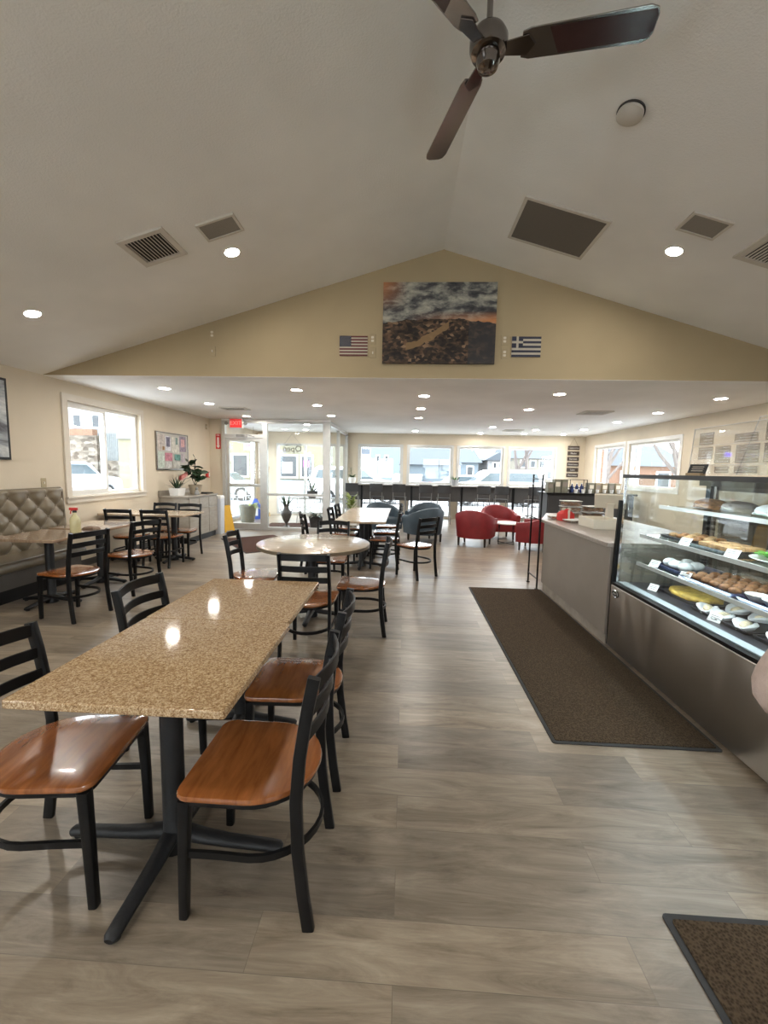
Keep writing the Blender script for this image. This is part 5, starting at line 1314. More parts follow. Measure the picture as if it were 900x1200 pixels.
# hanging menu plaques
t = thing('hanging_sign', 'string of six brown drink-name plaques hanging on far wall', 'sign', (5.17, YF-0.02, 2.30))
m_rope = M('jute_rope', (0.30, 0.22, 0.12), 0.9); m_plq = M('dark_brown_plaque', (0.05, 0.032, 0.025), 0.6, var=0.2)
mb = MB(); mb.tube([(-0.13, 0, 0.06), (0.0, 0, 0.30), (0.13, 0, 0.06)], 0.005, 6)
for s in (-1, 1): mb.tube([(s*0.13, 0, 0.06), (s*0.13, 0, -0.88)], 0.004, 6)
mb.build('rope', m_rope, t, 60)
for i, wd in enumerate(('Cappuccino', 'Mocha', 'Espresso', 'Americano', 'Latte', 'Macchiato')):
    p = MB().box(-0.175, 0.175, -0.012, 0.004, -0.055-0.168*i, 0.065-0.168*i).build('plaque', m_plq, t, bevel=0.003)
    text(wd, 0.066, m_wht, p, facing((0, -0.0125, 0.003-0.168*i)))

# ------------------------------------------------------------------ in the vestibule
t = thing('potted_plant', 'pale green plant in big grey-green tub seen through glass door', 'potted plant', (-4.35, 11.25, 0))
pot(t, [(0.001, 0), (0.17, 0), (0.18, 0.02), (0.24, 0.42), (0.255, 0.43), (0.255, 0.47), (0.225, 0.47), (0.22, 0.40), (0.001, 0.40)], M('grey_green_tub', (0.20, 0.20, 0.165), 0.6, var=0.1)); soil(t, 0.22, 0.42)
mb = MB(); rnd = random.Random(9)
for i in range(40): a = rnd.uniform(-0.8, 1.6); mb.leaf((0.1*math.cos(a), 0.1*math.sin(a), 0.41), (math.cos(a), math.sin(a), rnd.uniform(0.3, 1.6)), (0, 0, 1), rnd.uniform(0.2, 0.36), 0.06, 5, 1.5)
mb.build('leaves', m_leaf4, t, 60)
t = thing('blue_bag', 'blue and white striped bag of ice melt in vestibule', 'bag', (-4.38, 11.95, 0), R(15))
MB().loft([[(x*k, y*k, z) for x, y in rrect(-0.14, 0.14, -0.07, 0.07, 0.04, 4)] for k, z in ((0.95, 0), (1.0, 0.15), (0.95, 0.42), (0.5, 0.54), (0.35, 0.60))]).build('sack', m_blue, t, 50)
MB().box(-0.07, 0.07, -0.0745, -0.0715, 0.1, 0.40).build('label_panel', m_paper, t)
t = thing('broom', 'wooden-handled broom leaning against vestibule back wall', 'broom', (-4.36, 12.75, 0))
MB().tube([(0, 0, 0.14), (0.0, 0.38, 1.55)], 0.014, 8, (1, 0, 0)).build('handle', M('pale_wood_handle', (0.45, 0.32, 0.2), 0.5), t, 50)
MB().loft([[(x*k, y, z) for x, y in ((-0.15, -0.03), (0.15, -0.03), (0.15, 0.03), (-0.15, 0.03))] for k, z in ((1, 0), (0.9, 0.10), (0.3, 0.15))]).build('bristle_head', M('straw_bristles', (0.40, 0.28, 0.12), 0.9, var=0.3), t)
t = thing('urn_vase', 'dark two-handled urn with dried stems standing in vestibule', 'vase', (-3.02, 10.42, 0))
pot(t, [(0.001, 0), (0.09, 0), (0.09, 0.02), (0.03, 0.05), (0.025, 0.09), (0.09, 0.20), (0.135, 0.33), (0.13, 0.40), (0.075, 0.46), (0.06, 0.54), (0.09, 0.58), (0.08, 0.58), (0.05, 0.54), (0.001, 0.52)], M('pewter_urn', (0.10, 0.09, 0.085), 0.35, 0.4, var=0.15), 'body')
for s in (-1, 1): MB().tube([(s*0.08, 0, 0.56), (s*0.15, 0, 0.55), (s*0.16, 0, 0.45), (s*0.125, 0, 0.40)], 0.010, 8).build('handle', m_dark, t, 50)
mb = MB()
for i in range(22): a = rnd.uniform(0, 2*PI); e = rnd.uniform(1.2, 3); mb.leaf((0.02*math.cos(a), 0.02*math.sin(a), 0.53), (math.cos(a), math.sin(a), e), (math.cos(a), math.sin(a), 0), rnd.uniform(0.22, 0.36), 0.05, 5, 0.2)
mb.build('dried_stems', m_leaf3, t, 60)
t = thing('plant_stand', 'white scrolled wire plant stand in vestibule', 'plant stand', (-2.62, 11.35, 0))
m_wire = M('pale_wire', (0.55, 0.54, 0.52), 0.4, 0.3)
for s in (-1, 1):
    for q in (-1, 1): MB().tube([(s*0.34, q*0.16, 0.0), (s*0.30, q*0.14, 0.5), (s*0.32, q*0.15, 0.70)], 0.010, 8, (0, 1, 0)).build('leg', m_wire, t, 50)
mb = MB(); mb.bar([(-0.34, -0.17, 0.69), (0.34, -0.17, 0.69), (0.34, 0.17, 0.69), (-0.34, 0.17, 0.69)], 0.016, 0.016, closed=True)
for i in range(9): mb.bar([(-0.3+0.075*i, -0.17, 0.69), (-0.3+0.075*i, 0.17, 0.69)], 0.006, 0.006)
mb.build('top_shelf', m_wire, t)
mb = MB()
for i in range(5):
    c = -0.26+0.13*i; mb.tube([(c+0.055*math.cos(a_)*(1-0.08*k), -0.17, 0.56+0.055*math.sin(a_)*(1-0.08*k)) for k, a_ in enumerate([2*PI*j/10 for j in range(13)])], 0.006, 6, (0, 1, 0))
for i in range(12): mb.tube([(-0.3+0.055*i, -0.165, 0.05), (-0.3+0.055*i, -0.165, 0.48)], 0.003, 5, (0, 1, 0))
mb.tube([(-0.32, -0.165, 0.49), (0.32, -0.165, 0.49)], 0.006, 6); mb.tube([(-0.32, -0.165, 0.06), (0.32, -0.165, 0.06)], 0.006, 6)
mb.build('scroll_panel', m_wire, t, 60)
t = thing('potted_aloe', 'long-leaved aloe in dark bowl on top of plant stand', 'potted plant', (-2.56, 11.35, 0.699))
pot(t, [(0.001, 0), (0.09, 0), (0.14, 0.09), (0.15, 0.20), (0.135, 0.20), (0.13, 0.17), (0.001, 0.17)], m_dark); soil(t, 0.13, 0.18)
mb = MB()
for i in range(13): a = 2*PI*i/13+rnd.uniform(-.2, .2); mb.leaf((0.03*math.cos(a), 0.03*math.sin(a), 0.18), (math.cos(a), math.sin(a), rnd.uniform(0.4, 2.0)), (0, 0, 1), rnd.uniform(0.35, 0.6), 0.045, 7, 0.7)
mb.build('leaves', m_leaf2, t, 60)
t = thing('potted_palm', 'arching dark-leaved plant in black pot beside the plant stand', 'potted plant', (-2.25, 10.45, 0))
pot(t, [(0.001, 0), (0.14, 0), (0.19, 0.26), (0.2, 0.30), (0.175, 0.30), (0.17, 0.25), (0.001, 0.25)], m_dark); soil(t, 0.17, 0.26)
mb = MB()
for i in range(18): a = 2*PI*i/18+rnd.uniform(-.2, .2); mb.leaf((0.03*math.cos(a), 0.03*math.sin(a), 0.26), (math.cos(a), math.sin(a), rnd.uniform(0.5, 1.6)), (0, 0, 1), rnd.uniform(0.3, 0.5), 0.05, 7, 1.4)
mb.build('leaves', m_leaf2, t, 60)
t = thing('potted_shrub', 'bushy yellow-green plant on stand outside vestibule side glass', 'potted plant', (-1.42, 11.0, 0))
pot(t, [(0.001, 0), (0.14, 0), (0.18, 0.40), (0.19, 0.46), (0.165, 0.46), (0.16, 0.40), (0.001, 0.40)], m_whitec); soil(t, 0.16, 0.42)
mb = MB()
for i in range(70): a = rnd.uniform(0, 2*PI); mb.leaf((0.05*math.cos(a), 0.05*math.sin(a), 0.42+rnd.uniform(0, 0.35)), (math.cos(a), math.sin(a), rnd.uniform(0.3, 1.8)), (0, 0, 1), rnd.uniform(0.15, 0.28), 0.05, 4, 1.0)
mb.build('leaves', m_leaf4, t, 60)
t = thing('neon_sign', 'small glowing blue-violet sign hung in vestibule window', 'sign', (-4.45, 11.7, 2.10), R(-35))
m_neon = M('lit_violet_tube', (0.1, 0.05, 0.5), 0.4, var=0, emit=(0.16, 0.08, 1.0), es=6.0)
mb = MB(); 
text('OPEN', 0.17, m_neon, t, facing((0, -0.02, 0)) @ Matrix.Scale(-1, 4, (1, 0, 0)), 'lit_tubing', 0.006)
MB().box(-0.26, 0.26, -0.005, 0.008, -0.10, 0.10).build('backing', m_acrylic, t)
MB().tube([(0.2, 0, 0.1), (0.2, 0, 0.558)], 0.003, 6, (0, 1, 0)).build('cord', m_dark, t)
t = thing('open_sign', 'clear hanging sign with mirrored script word Open on vestibule window', 'sign', (-3.62, YF-0.03, 2.12))
m_script = M('dark_script', (0.06, 0.05, 0.045), 0.5)
MB().box(-0.30, 0.30, -0.002, 0.002, -0.16, 0.16).build('clear_panel', m_acrylic, t)
text('Open', 0.27, m_script, t, Matrix.Translation((0, -0.004, 0)) @ FACE_CAM @ Matrix.Scale(-1, 4, (1, 0, 0)) @ Matrix.Shear('XY', 4, (0.35, 0)) if False else Matrix.Translation((0, -0.004, 0)) @ FACE_CAM @ Matrix.Scale(-1, 4, (1, 0, 0)), 'lettering', 0.0005)
MB().tube([(-0.25, 0, 0.16), (0, 0.0, 0.48), (0.25, 0, 0.16)], 0.003, 6, (0, 1, 0)).build('cord', m_script, t)
#@@PART5
# ------------------------------------------------------------------ outside
struct(MB().box(-70, 70, -40, 95, -0.35, -0.14).build('ground', M('wet_grey_asphalt', (0.50, 0.50, 0.505), 0.6, var=0.12, nscale=1.2)))
struct(MB().box(-8.3, 9.0, YF+T, YF+2.6, -0.139, -0.02).build('sidewalk', M('pale_concrete', (0.30, 0.295, 0.28), 0.8, var=0.06)))
def house(name, label, x0, x1, y0, y1, h, rh, wall, roof, axis='x', wins=(), group=None, cat='building', face='y'):
    """a building with pitched roof (ridge along axis) and windows on the side facing us"""
    t = thing(name, label, cat, ((x0+x1)/2, (y0+y1)/2, -0.138), 0, group)
    a, b = (x1-x0)/2, (y1-y0)/2
    MB().box(-a, a, -b, b, 0, h).build('wall', wall, t)
    if rh > 0:
        mb = MB(); e = 0.35
        if axis == 'x': mb.add([(-a-e,-b-e,h),(a+e,-b-e,h),(a+e,b+e,h),(-a-e,b+e,h),(-a,0,h+rh),(a,0,h+rh)], [(3,2,1,0),(0,1,5,4),(2,3,4,5),(1,2,5),(3,0,4)])
        else: mb.add([(-a-e,-b-e,h),(a+e,-b-e,h),(a+e,b+e,h),(-a-e,b+e,h),(0,-b-e,h+rh),(0,b+e,h+rh)], [(3,2,1,0),(1,2,5,4),(3,0,4,5),(0,1,4),(2,3,5)])
        mb.build('roof', roof, t)
    else: MB().box(-a-0.12, a+0.12, -b-0.12, b+0.12, h, h+0.25).build('parapet', roof, t)
    for (u, z, w_, hh) in wins:
        if face == 'y':
            f_ = MB().box(u-w_/2-0.1, u+w_/2+0.1, -b-0.06, -b-0.002, z-0.1, z+hh+0.1).build('window_frame', m_white, t)
            MB().box(u-w_/2, u+w_/2, -b-0.075, -b-0.061, z, z+hh).build('window_pane', m_wpane, f_)
        else:
            f_ = MB().box(a+0.002, a+0.06, u-w_/2-0.1, u+w_/2+0.1, z-0.1, z+hh+0.1).build('window_frame', m_white, t)
            MB().box(a+0.061, a+0.075, u-w_/2, u+w_/2, z, z+hh).build('window_pane', m_wpane, f_)
    return t
m_wpane = M('dull_window_pane', (0.03, 0.035, 0.04), 0.3, var=0.1)
m_sideblue = M('pale_blue_siding', (0.115, 0.145, 0.165), 0.7, var=0.04); m_roofgrey = M('blue_grey_shingles', (0.06, 0.072, 0.085), 0.8, var=0.2)
m_cream2 = M('cream_yellow_stucco', (0.19, 0.172, 0.112), 0.8, var=0.05); m_white2 = M('white_siding', (0.20, 0.20, 0.205), 0.7, var=0.04)
m_tanw = M('tan_siding', (0.14, 0.127, 0.10), 0.7, var=0.05); m_brick = M('orange_brick', (0.17, 0.09, 0.055), 0.8, var=0.35, nscale=14)
GH = 'houses across the street'
house('blue_house', 'pale blue house across the street with two small windows', -5.3, 0.6, 60, 70, 9.0, 2.2, m_sideblue, m_roofgrey, 'x', [(-1.62, 2.8, 0.42, 0.85), (-0.40, 2.8, 0.42, 0.85)], GH)
house('storage_building', 'long low building with blue-grey roof seen in second far window', -0.1, 3.4, 28, 32, 2.05, 1.3, m_sideblue, m_roofgrey, 'x', [], GH)
house('grey_house', 'small grey-roofed house left of white gabled house', 4.0, 6.9, 40, 46, 2.5, 1.5, m_sideblue, m_roofgrey, 'x', [(-0.6, 1.3, 0.5, 0.8), (0.7, 1.3, 0.5, 0.8)], GH)
house('white_house', 'white gabled house seen in third far window', 7.8, 9.7, 40, 46, 2.75, 0.75, m_white2, m_roofgrey, 'y', [(-0.3, 2.05, 0.25, 0.45), (0.25, 2.05, 0.25, 0.45)], GH)
house('tan_house', 'tan house with grey roof and dormer windows in fourth far window', 13.4, 22.0, 57, 65, 3.55, 2.2, m_tanw, m_roofgrey, 'x', [(-1.9, 2.4, 0.6, 0.85), (-0.6, 2.4, 0.6, 0.85), (0.6, 2.4, 0.6, 0.85), (2.2, 2.4, 0.6, 0.85), (-1.3, 0.9, 0.5, 1.0), (-0.5, 0.9, 0.5, 1.0), (0.5, 0.9, 0.5, 1.0), (1.6, 0.9, 0.5, 1.0)], GH)
t = house('yellow_building', 'cream yellow stucco building across the road behind the vestibule', -17.4, -4.6, 24.5, 32, 5.2, 0, m_cream2, m_white2, 'x', [(1.13, 1.15, 0.85, 1.2), (4.05, 1.15, 0.95, 1.2), (5.15, 1.15, 0.6, 1.2)], None)
MB().box(-6.4, -5.2, -3.9, -3.752, 3.2, 4.4).build('upper_panel', M('grey_wall_panel', (0.17, 0.19, 0.18), 0.6, var=0.05), t)
MB().box(3.7, 4.3, -3.84, -3.826, 1.35, 2.0).build('window_notice', m_paper, t)
MB().box(4.95, 5.3, -3.84, -3.826, 1.75, 2.1).build('window_notice', M('bright_pink_print', (0.55, 0.06, 0.40), 0.5), t)
house('brick_building', 'orange brick building outside the right wall windows', 10.8, 11.75, 25, 31, 6.0, 0, m_brick, m_white2, 'x', [], None)
house('low_brick_house', 'low brick house behind bare tree outside window nearest display case', 12.9, 17.5, 27, 33, 2.2, 1.5, m_brick, m_roofgrey, 'x', [(-1.2, 0.9, 0.7, 0.9), (1.0, 0.9, 0.7, 0.9)], None)
house('white_building', 'white building above stone retaining wall outside the left window', -28, -20.3, 29, 36, 9.0, 0, m_white2, m_white2, 'x', [(-0.6, 4.3, 0.5, 0.8), (0.6, 4.3, 0.5, 0.8), (2.0, 4.3, 0.5, 0.8)], None)
def stone():
    m, nt, b = nodes('rubble_stone'); v = coords(nt, (1, 1, 1.8)); vo = N(nt, 'ShaderNodeTexVoronoi'); vo.inputs['Scale'].default_value = 3.0; nt.links.new(v, vo.inputs['Vector'])
    nt.links.new(ramp(nt, vo.outputs['Color'], [(0.1, (0.05, 0.037, 0.026)), (0.5, (0.12, 0.10, 0.077)), (0.9, (0.20, 0.175, 0.145))]), b.inputs['Base Color']); b.inputs['Roughness'].default_value = 0.9
    bump(nt, b, vo.outputs['Distance'], 0.6, 0.05); return m
m_stone = stone()
o = MB().box(-25.0, -19.9, 26.0, 26.6, -0.138, 3.35).build('stone_wall', m_stone); tag(o, 'tall rubble stone retaining wall outside left window', 'stone wall')
o = MB().box(-19.88, -17.5, 26.1, 26.6, -0.138, 1.75).build('stone_wall', m_stone); tag(o, 'lower rubble stone wall between fence and yellow building', 'stone wall')
o = MB().box(-24.9, -20.2, 26.05, 26.5, 3.351, 3.75).build('brick_course', m_brick); tag(o, 'low orange brick course on top of the tall stone wall', 'brick course')
t = thing('wooden_fence', 'grey vertical board fence above lower stone wall outside left window', 'fence', (-19.3, 26.35, 1.751))
mb = MB()
for i in range(12): mb.box(-0.75+0.13*i, -0.75+0.13*i+0.12, -0.02, 0.02, 0.02, 1.75)
mb.build('boards', M('weathered_grey_boards', (0.13, 0.14, 0.14), 0.8, var=0.2), t); MB().box(-0.75, 0.8, 0.021, 0.06, 0.0, 0.12).build('rail', m_grey, t)
t = thing('road_sign', 'white and dark shop sign on post outside first far window', 'sign', (-2.95, 30.0, -0.138))
MB().box(-0.05, 0.05, -0.05, 0.05, 0, 2.4).build('post', m_grey, t); MB().box(-0.42, 0.42, -0.08, 0.08, 2.4, 3.55).build('panel', m_paper, t)
MB().box(-0.40, 0.40, -0.092, -0.081, 2.75, 3.40).build('dark_band', M('slate_print', (0.10, 0.12, 0.15), 0.5), t)
mb = MB()
for k in range(4): mb.box(-0.33+0.18*k, -0.22+0.18*k, -0.1, -0.093, 3.12, 3.32)
mb.build('pale_blocks', m_paper, t)
# planter and railing of the yellow building
t = thing('planter_box', 'long blue-grey planter box in front of yellow building', 'planter', (-6.2, 22.3, -0.138))
MB().box(-1.1, 1.4, -0.3, 0.3, 0, 1.0).build('box', M('blue_grey_planter', (0.25, 0.33, 0.36), 0.6), t); MB().box(-1.0, 1.3, -0.25, 0.25, 1.001, 1.04).build('soil', m_soil, t)
t = thing('iron_railing', 'ornamental white iron railing on vestibule step outside', 'railing', (-3.1, 15.6, -0.138))
m_irn = M('grey_painted_iron', (0.32, 0.33, 0.35), 0.5)
mb = MB()
for z in (0.15, 0.55, 0.95): mb.box(-4.0, 2.0, -0.02, 0.02, z, z+0.03)
mb.build('rails', m_irn, t)
for i in range(13): MB().box(-4.0+0.5*i-0.015, -4.0+0.5*i+0.015, -0.015, 0.015, 0, 0.98).build('post', m_irn, t)
mb = MB()
for i in range(12):
    c = -3.75+0.5*i
    mb.bar([(c-0.16, 0, 0.22), (c+0.16, 0, 0.22), (c+0.16, 0, 0.48), (c-0.08, 0, 0.48), (c-0.08, 0, 0.34), (c+0.06, 0, 0.34)], 0.025, 0.025, (0, 1, 0))
mb.build('fretwork', m_irn, t)
# street trees, bare
def tree(label, x, y, h, seed):
    t = thing('bare_tree', label, 'tree', (x, y, -0.138), 0, 'bare winter trees outside'); rnd = random.Random(seed); mb = MB()
    def br(p, d, L, r, lvl):
        path = [p]; d = Vector(d)
        for i in range(4): d = (d+Vector((rnd.uniform(-.15, .15), rnd.uniform(-.15, .15), rnd.uniform(-.02, .12)))).normalized(); path.append(path[-1]+d*L/4)
        mb.tube(path, r, 6, (0, 1, 0.1), scales=[1, .88, .78, .68, .55])
        if lvl > 0:
            for i in range(4 if lvl > 1 else 3):
                q = rnd.randint(2, 4); a = rnd.uniform(0, 2*PI)
                br(path[q], (d+Vector((math.cos(a)*.8, math.sin(a)*.8, rnd.uniform(0, .4)))).normalized(), L*rnd.uniform(.55, .75), r*.5, lvl-1)
    br(Vector((0, 0, 0)), (0, 0, 1), h*0.42, h*0.022, 3)
    mb.build('branches', M('grey_bark', (0.13, 0.11, 0.10), 0.9), t, 60)
tree('bare tree outside the window nearest the display case', 9.4, 14.6, 7.0, 11); tree('bare tree between white and tan houses', 9.6, 36.0, 8.5, 12); tree('bare tree in front of tan house, farther right', 12.6, 44.0, 9.5, 13); tree('bare tree behind the far right wall window', 10.0, 21.0, 6.5, 14)
# cars
m_tire = M('tyre_rubber', (0.02, 0.02, 0.02), 0.8); m_cglass = M('dark_car_glass', (0.06, 0.08, 0.09), 0.1, var=0.05); m_rim = M('silver_rim', (0.55, 0.56, 0.58), 0.3, 0.8)
def car(label, kind, x, y, rz, col, group='cars parked outside'):
    t = thing('car' if kind != 'van' else 'van', label, 'car' if kind != 'van' else 'van', (x, y, -0.138), R(rz), group)
    paint = M('car_paint_'+'_'.join(str(int(c*100)) for c in col), col, 0.25, 0.1, var=0.02, coat=0.6)
    if kind == 'van':
        body = [(-2.6, 0.35), (-2.6, 1.0), (-2.5, 2.25), (-2.3, 2.4), (0.9, 2.4), (1.2, 2.25), (1.75, 1.45), (2.5, 1.15), (2.65, 0.9), (2.65, 0.35)]
        gl = [(0.75, 1.42), (0.75, 2.05), (1.05, 2.05), (1.55, 1.42)]; wz = 1.0
        ws = [(1.22, 2.2), (1.72, 1.5)]
    elif kind == 'suv':
        body = [(-2.35, 0.38), (-2.4, 0.9), (-2.3, 1.15), (-2.05, 1.68), (-1.85, 1.78), (0.35, 1.76), (0.6, 1.68), (1.15, 1.15), (2.2, 1.0), (2.38, 0.8), (2.38, 0.38)]
        gl = [(-2.0, 1.2), (-1.85, 1.62), (0.35, 1.62), (0.9, 1.18)]; wz = 0.95
        ws = [(0.62, 1.66), (1.12, 1.18)]
    else:
        body = [(-2.2, 0.32), (-2.25, 0.8), (-2.1, 0.95), (-1.5, 1.0), (-1.0, 1.38), (-0.7, 1.44), (0.25, 1.43), (0.5, 1.36), (1.05, 0.98), (2.05, 0.85), (2.22, 0.65), (2.22, 0.32)]
        gl = [(-1.3, 1.0), (-0.9, 1.34), (0.25, 1.34), (0.8, 0.98)]; wz = 0.9
        ws = [(0.52, 1.34), (1.02, 0.98)]
    mt = Matrix(((1,0,0,0),(0,0,-1,0),(0,1,0,0),(0,0,0,1)))
    MB().prism(body, -wz*0.95, wz*0.95, mt).build('body', paint, t, 30, bevel=0.09, seg=3)
    for s in (-1, 1): MB().prism(gl, s*wz*0.95-0.006, s*wz*0.95+0.006, mt).build('side_window', m_cglass, t)
    (ax, az), (bx_, bz) = ws
    MB().add([(ax+0.02, -wz*0.75, az+0.01), (bx_+0.02, -wz*0.82, bz+0.01), (bx_+0.02, wz*0.82, bz+0.01), (ax+0.02, wz*0.75, az+0.01), (ax, -wz*0.75, az-0.02), (bx_, -wz*0.82, bz-0.02), (bx_, wz*0.82, bz-0.02), (ax, wz*0.75, az-0.02)], [(0,1,2,3),(7,6,5,4),(0,4,5,1),(1,5,6,2),(2,6,7,3),(3,7,4,0)]).build('windscreen', m_cglass, t)
    L = body[-1][0]
    for sx in (-0.58*L, 0.62*L):
        for s in (-1, 1):
            wm = Matrix.Translation((sx, s*wz*0.86, 0.34)) @ Matrix.Rotation(PI/2, 4, 'X')
            wo = MB().lathe([(0.2, -0.1), (0.32, -0.11), (0.34, -0.07), (0.34, 0.07), (0.32, 0.11), (0.2, 0.1)], n=24, mt=wm, ring=True).build('wheel', m_tire, t, 40)
            MB().lathe([(0.001, -0.09), (0.21, -0.09), (0.21, 0.09), (0.001, 0.09)], n=16, mt=wm).build('rim', m_rim, wo, 40)
    for s in (-1, 1):
        MB().box(L-0.10, L+0.006, s*wz*0.62-0.16, s*wz*0.62+0.16, 0.66, 0.8).build('headlamp', m_rim, t, bevel=0.02)
        MB().box(-L-0.03, -L+0.06, s*wz*0.68-0.12, s*wz*0.68+0.12, 0.78, 0.96).build('tail_lamp', m_red, t, bevel=0.02)
    MB().box(L-0.05, L+0.012, -0.45, 0.45, 0.45, 0.6).build('grille', m_dark, t)
car('white sport utility vehicle parked outside the first far window', 'suv', -2.35, 20.8, 0, (0.80, 0.80, 0.80))
car('dark grey car parked outside the second far window', 'sedan', 0.3, 25.0, 80, (0.12, 0.13, 0.15))
car('silver car parked at right of the second far window', 'sedan', 3.8, 25.6, 4, (0.55, 0.57, 0.6))
car('white sport utility vehicle facing left outside the third far window', 'suv', 4.5, 21.3, 180, (0.82, 0.82, 0.82))
car('white sport utility vehicle seen head-on outside the fourth far window', 'suv', 7.2, 30.3, -90, (0.82, 0.82, 0.80))
car('silver car whose front shows at lower corner of left window', 'sedan', -8.9, 9.0, 70, (0.45, 0.46, 0.48))
car('blue-grey car on the road outside left window', 'suv', -15.8, 18.5, 80, (0.30, 0.34, 0.40))
car('grey car seen through the glass entrance door', 'sedan', -9.4, 20.8, 0, (0.40, 0.44, 0.47))
# ------------------------------------------------------------------ the customer at the display case (only a sleeve is in view)
def skin_mesh(name, verts, edges, radii, mat, parent, root=0, sub=1, caps=None):
    me = bpy.data.meshes.new(name); me.from_pydata(verts, edges, []); me.update()
    o = bpy.data.objects.new(name, me); C.objects.link(o)
    if parent: o.parent = parent
    md = o.modifiers.new('skin', 'SKIN'); md.use_smooth_shade = True
    for i, r_ in enumerate(radii):
        sv = me.skin_vertices[0].data[i]; sv.radius = (r_, r_) if not isinstance(r_, tuple) else r_
        sv.use_root = (i == root)
    s = o.modifiers.new('sub', 'SUBSURF'); s.levels = sub; s.render_levels = sub
    me.materials.append(mat)
    return o
m_skin = M('skin', (0.58, 0.36, 0.27), 0.5, var=0.06); m_sweater = M('pale_pink_beige_sweater', (0.47, 0.365, 0.315), 0.85, var=0.06, nscale=60, bmp=0.5, bscale=400)
m_jeans = M('dark_jeans', (0.035, 0.045, 0.075), 0.8, var=0.2); m_hair = M('brown_hair', (0.07, 0.04, 0.022), 0.5, var=0.3, nscale=40); m_shoe = M('black_shoe', (0.02, 0.02, 0.02), 0.5)
# local frame: faces +x, left side is +y
P = thing('person', 'person in pale pinkish sweater at display case, only bent elbow in view', 'person', (1.145, 0.80, 0.0115))
V = []; E_ = []; RD = []
def vtx(p, r): V.append(p); RD.append(r); return len(V)-1
def ln(*ids):
    for a, b in zip(ids, ids[1:]): E_.append((a, b))
pel = vtx((0, 0, 0.92), (0.15, 0.12)); wa = vtx((0.01, 0, 1.06), (0.12, 0.10)); chs = vtx((0.0, 0, 1.24), (0.15, 0.11)); nb = vtx((-0.01, 0, 1.38), (0.06, 0.06)); nk = vtx((0.01, 0, 1.44), 0.05); h1 = vtx((0.03, 0, 1.51), (0.07, 0.075)); h2 = vtx((0.025, 0, 1.58), (0.078, 0.088)); h3 = vtx((0.01, 0, 1.64), (0.055, 0.065))
ln(pel, wa, chs, nb, nk, h1, h2, h3)
arms = {}
for s in (1, -1):
    hp = vtx((0, s*0.09, 0.86), 0.085); kn = vtx((0.02, s*0.10, 0.47), 0.055); an = vtx((-0.02, s*0.10, 0.09), 0.038); tt = vtx((0.13, s*0.11, 0.03), 0.03)
    ln(pel, hp, kn, an, tt)
    sh = vtx((-0.01, s*0.175, 1.32), 0.055)
    el = (-0.215, 0.215, 0.965) if s == 1 else (-0.05, -0.26, 1.03)
    wr = (0.03, 0.24, 0.93) if s == 1 else (0.17, -0.18, 1.0)
    ev = vtx(el, 0.04); wv = vtx(wr, 0.026); pv = vtx((wr[0]+0.07, wr[1]-0.01, wr[2]), (0.036, 0.018))
    ln(chs, sh, ev, wv, pv); arms[s] = (el, wr, pv)
    base = V[pv]
    for k in range(4):
        L = (0.066, 0.078, 0.074, 0.058)[k]; z0 = base[2]+0.028-0.019*k
        a = vtx((base[0]+0.028, base[1], z0), 0.0095); b = vtx((base[0]+0.028+L*0.55, base[1]-0.006*s, z0), 0.009); c = vtx((base[0]+0.028+L, base[1]-0.03*s, z0-0.004), 0.0075)
        ln(pv, a, b, c)
    a = vtx((base[0]-0.01, base[1]-0.02*s, base[2]+0.03), 0.011); b = vtx((base[0]+0.03, base[1]-0.04*s, base[2]+0.045), 0.009); ln(pv, a, b)
skin_mesh('body', V, E_, RD, m_skin, P, pel, 2)
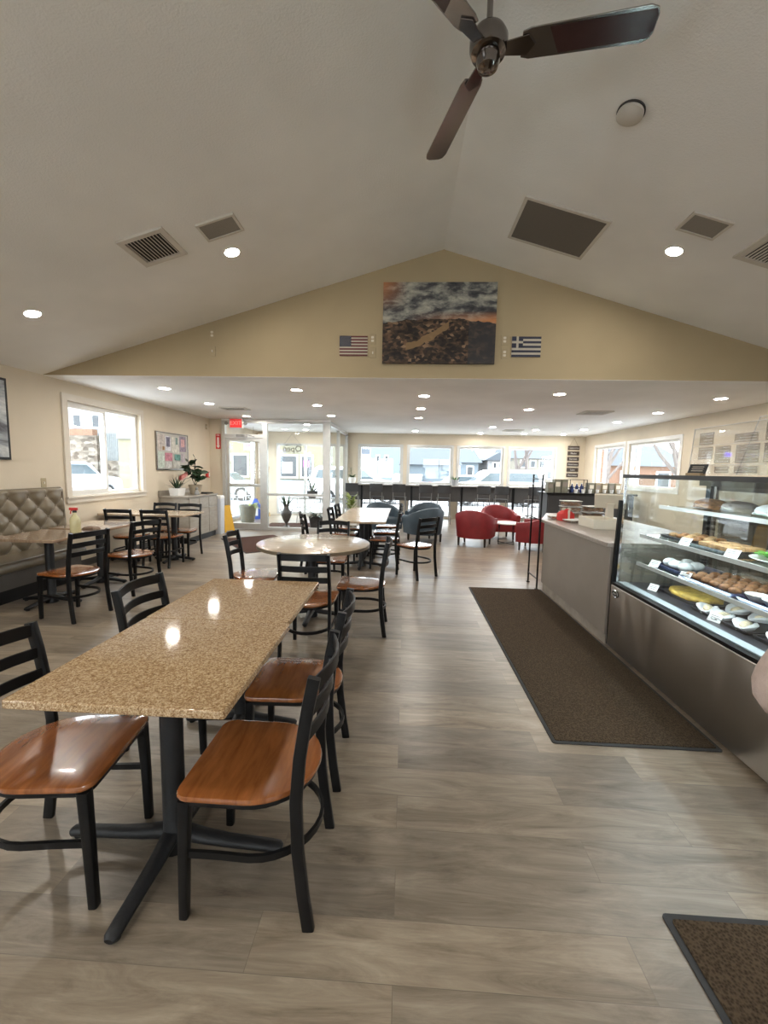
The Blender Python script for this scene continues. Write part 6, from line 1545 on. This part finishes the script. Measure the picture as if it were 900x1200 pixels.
# face
mb = MB()
for s in (-1, 1): mb.sphere((0.098, s*0.031, 1.575), 0.012, 10, 6)
mb.build('eyes', m_whitec, P, 60)
mb = MB(); mb.loft([[(0.10+dx*k, dy*k, z) for dx, dy in ((-0.01, -0.016), (0.022, 0), (-0.01, 0.016))] for k, z in ((0.4, 1.575), (0.8, 1.55), (1.1, 1.535), (0.7, 1.525))]); mb.build('nose', m_skin, P, 70)
MB().sphere((0.098, 0, 1.50), 0.022, 10, 6, (0.35, 1.0, 0.35)).build('mouth', M('lip', (0.45, 0.16, 0.14), 0.5), P, 70)
mb = MB()
for s in (-1, 1): mb.sphere((0.02, s*0.088, 1.565), 0.028, 10, 6, (0.6, 0.35, 1.1))
mb.build('ears', m_skin, P, 70)
mb = MB(); mb.sphere((-0.012, 0, 1.615), 0.10, 20, 12, (1.02, 0.96, 0.92)); mb.sphere((-0.07, 0, 1.52), 0.075, 16, 10, (0.6, 1.05, 1.7)); mb.build('hair', m_hair, P, 70)
# sweater: torso and sleeves, loose over the arms
SV = []; SE = []; SR = []
def sv_(p, r): SV.append(p); SR.append(r); return len(SV)-1
a0 = sv_((0, 0, 0.90), (0.185, 0.14)); a1 = sv_((0.01, 0, 1.08), (0.155, 0.125)); a2 = sv_((0, 0, 1.25), (0.17, 0.125)); a3 = sv_((-0.005, 0, 1.375), (0.085, 0.08)); SE += [(a0, a1), (a1, a2), (a2, a3)]
for s in (1, -1):
    el, wr, _ = arms[s]
    q = [sv_((-0.01, s*0.17, 1.315), 0.075), sv_(((el[0]*0.5-0.005), s*0.2, (1.315+el[2])/2+0.01), 0.076), sv_(el, 0.09), sv_(((el[0]+wr[0])/2, (el[1]+wr[1])/2, (el[2]+wr[2])/2-0.03), 0.07), sv_((wr[0]-0.03, wr[1], wr[2]), 0.042)]
    SE.append((a2, q[0])); SE += list(zip(q, q[1:]))
skin_mesh('sweater', SV, SE, SR, m_sweater, P, a1, 2)
TV = [(0, 0, 0.93)]; TE = []; TR = [(0.165, 0.135)]
for s in (1, -1):
    i = len(TV); TV += [(0, s*0.09, 0.82), (0.02, s*0.10, 0.47), (-0.02, s*0.10, 0.10)]; TR += [0.102, 0.075, 0.065]; TE += [(0, i), (i, i+1), (i+1, i+2)]
skin_mesh('trousers', TV, TE, TR, m_jeans, P, 0, 2)
for s in (-1, 1):
    MB().loft([[(0.05+x*k, s*0.105+y*k, z) for x, y in rrect(-0.13, 0.13, -0.048, 0.048, 0.045, 5)] for k, z in ((0.98, 0.0), (1.0, 0.03), (0.85, 0.065), (0.5, 0.085))]).build('shoe', m_shoe, P, 50)
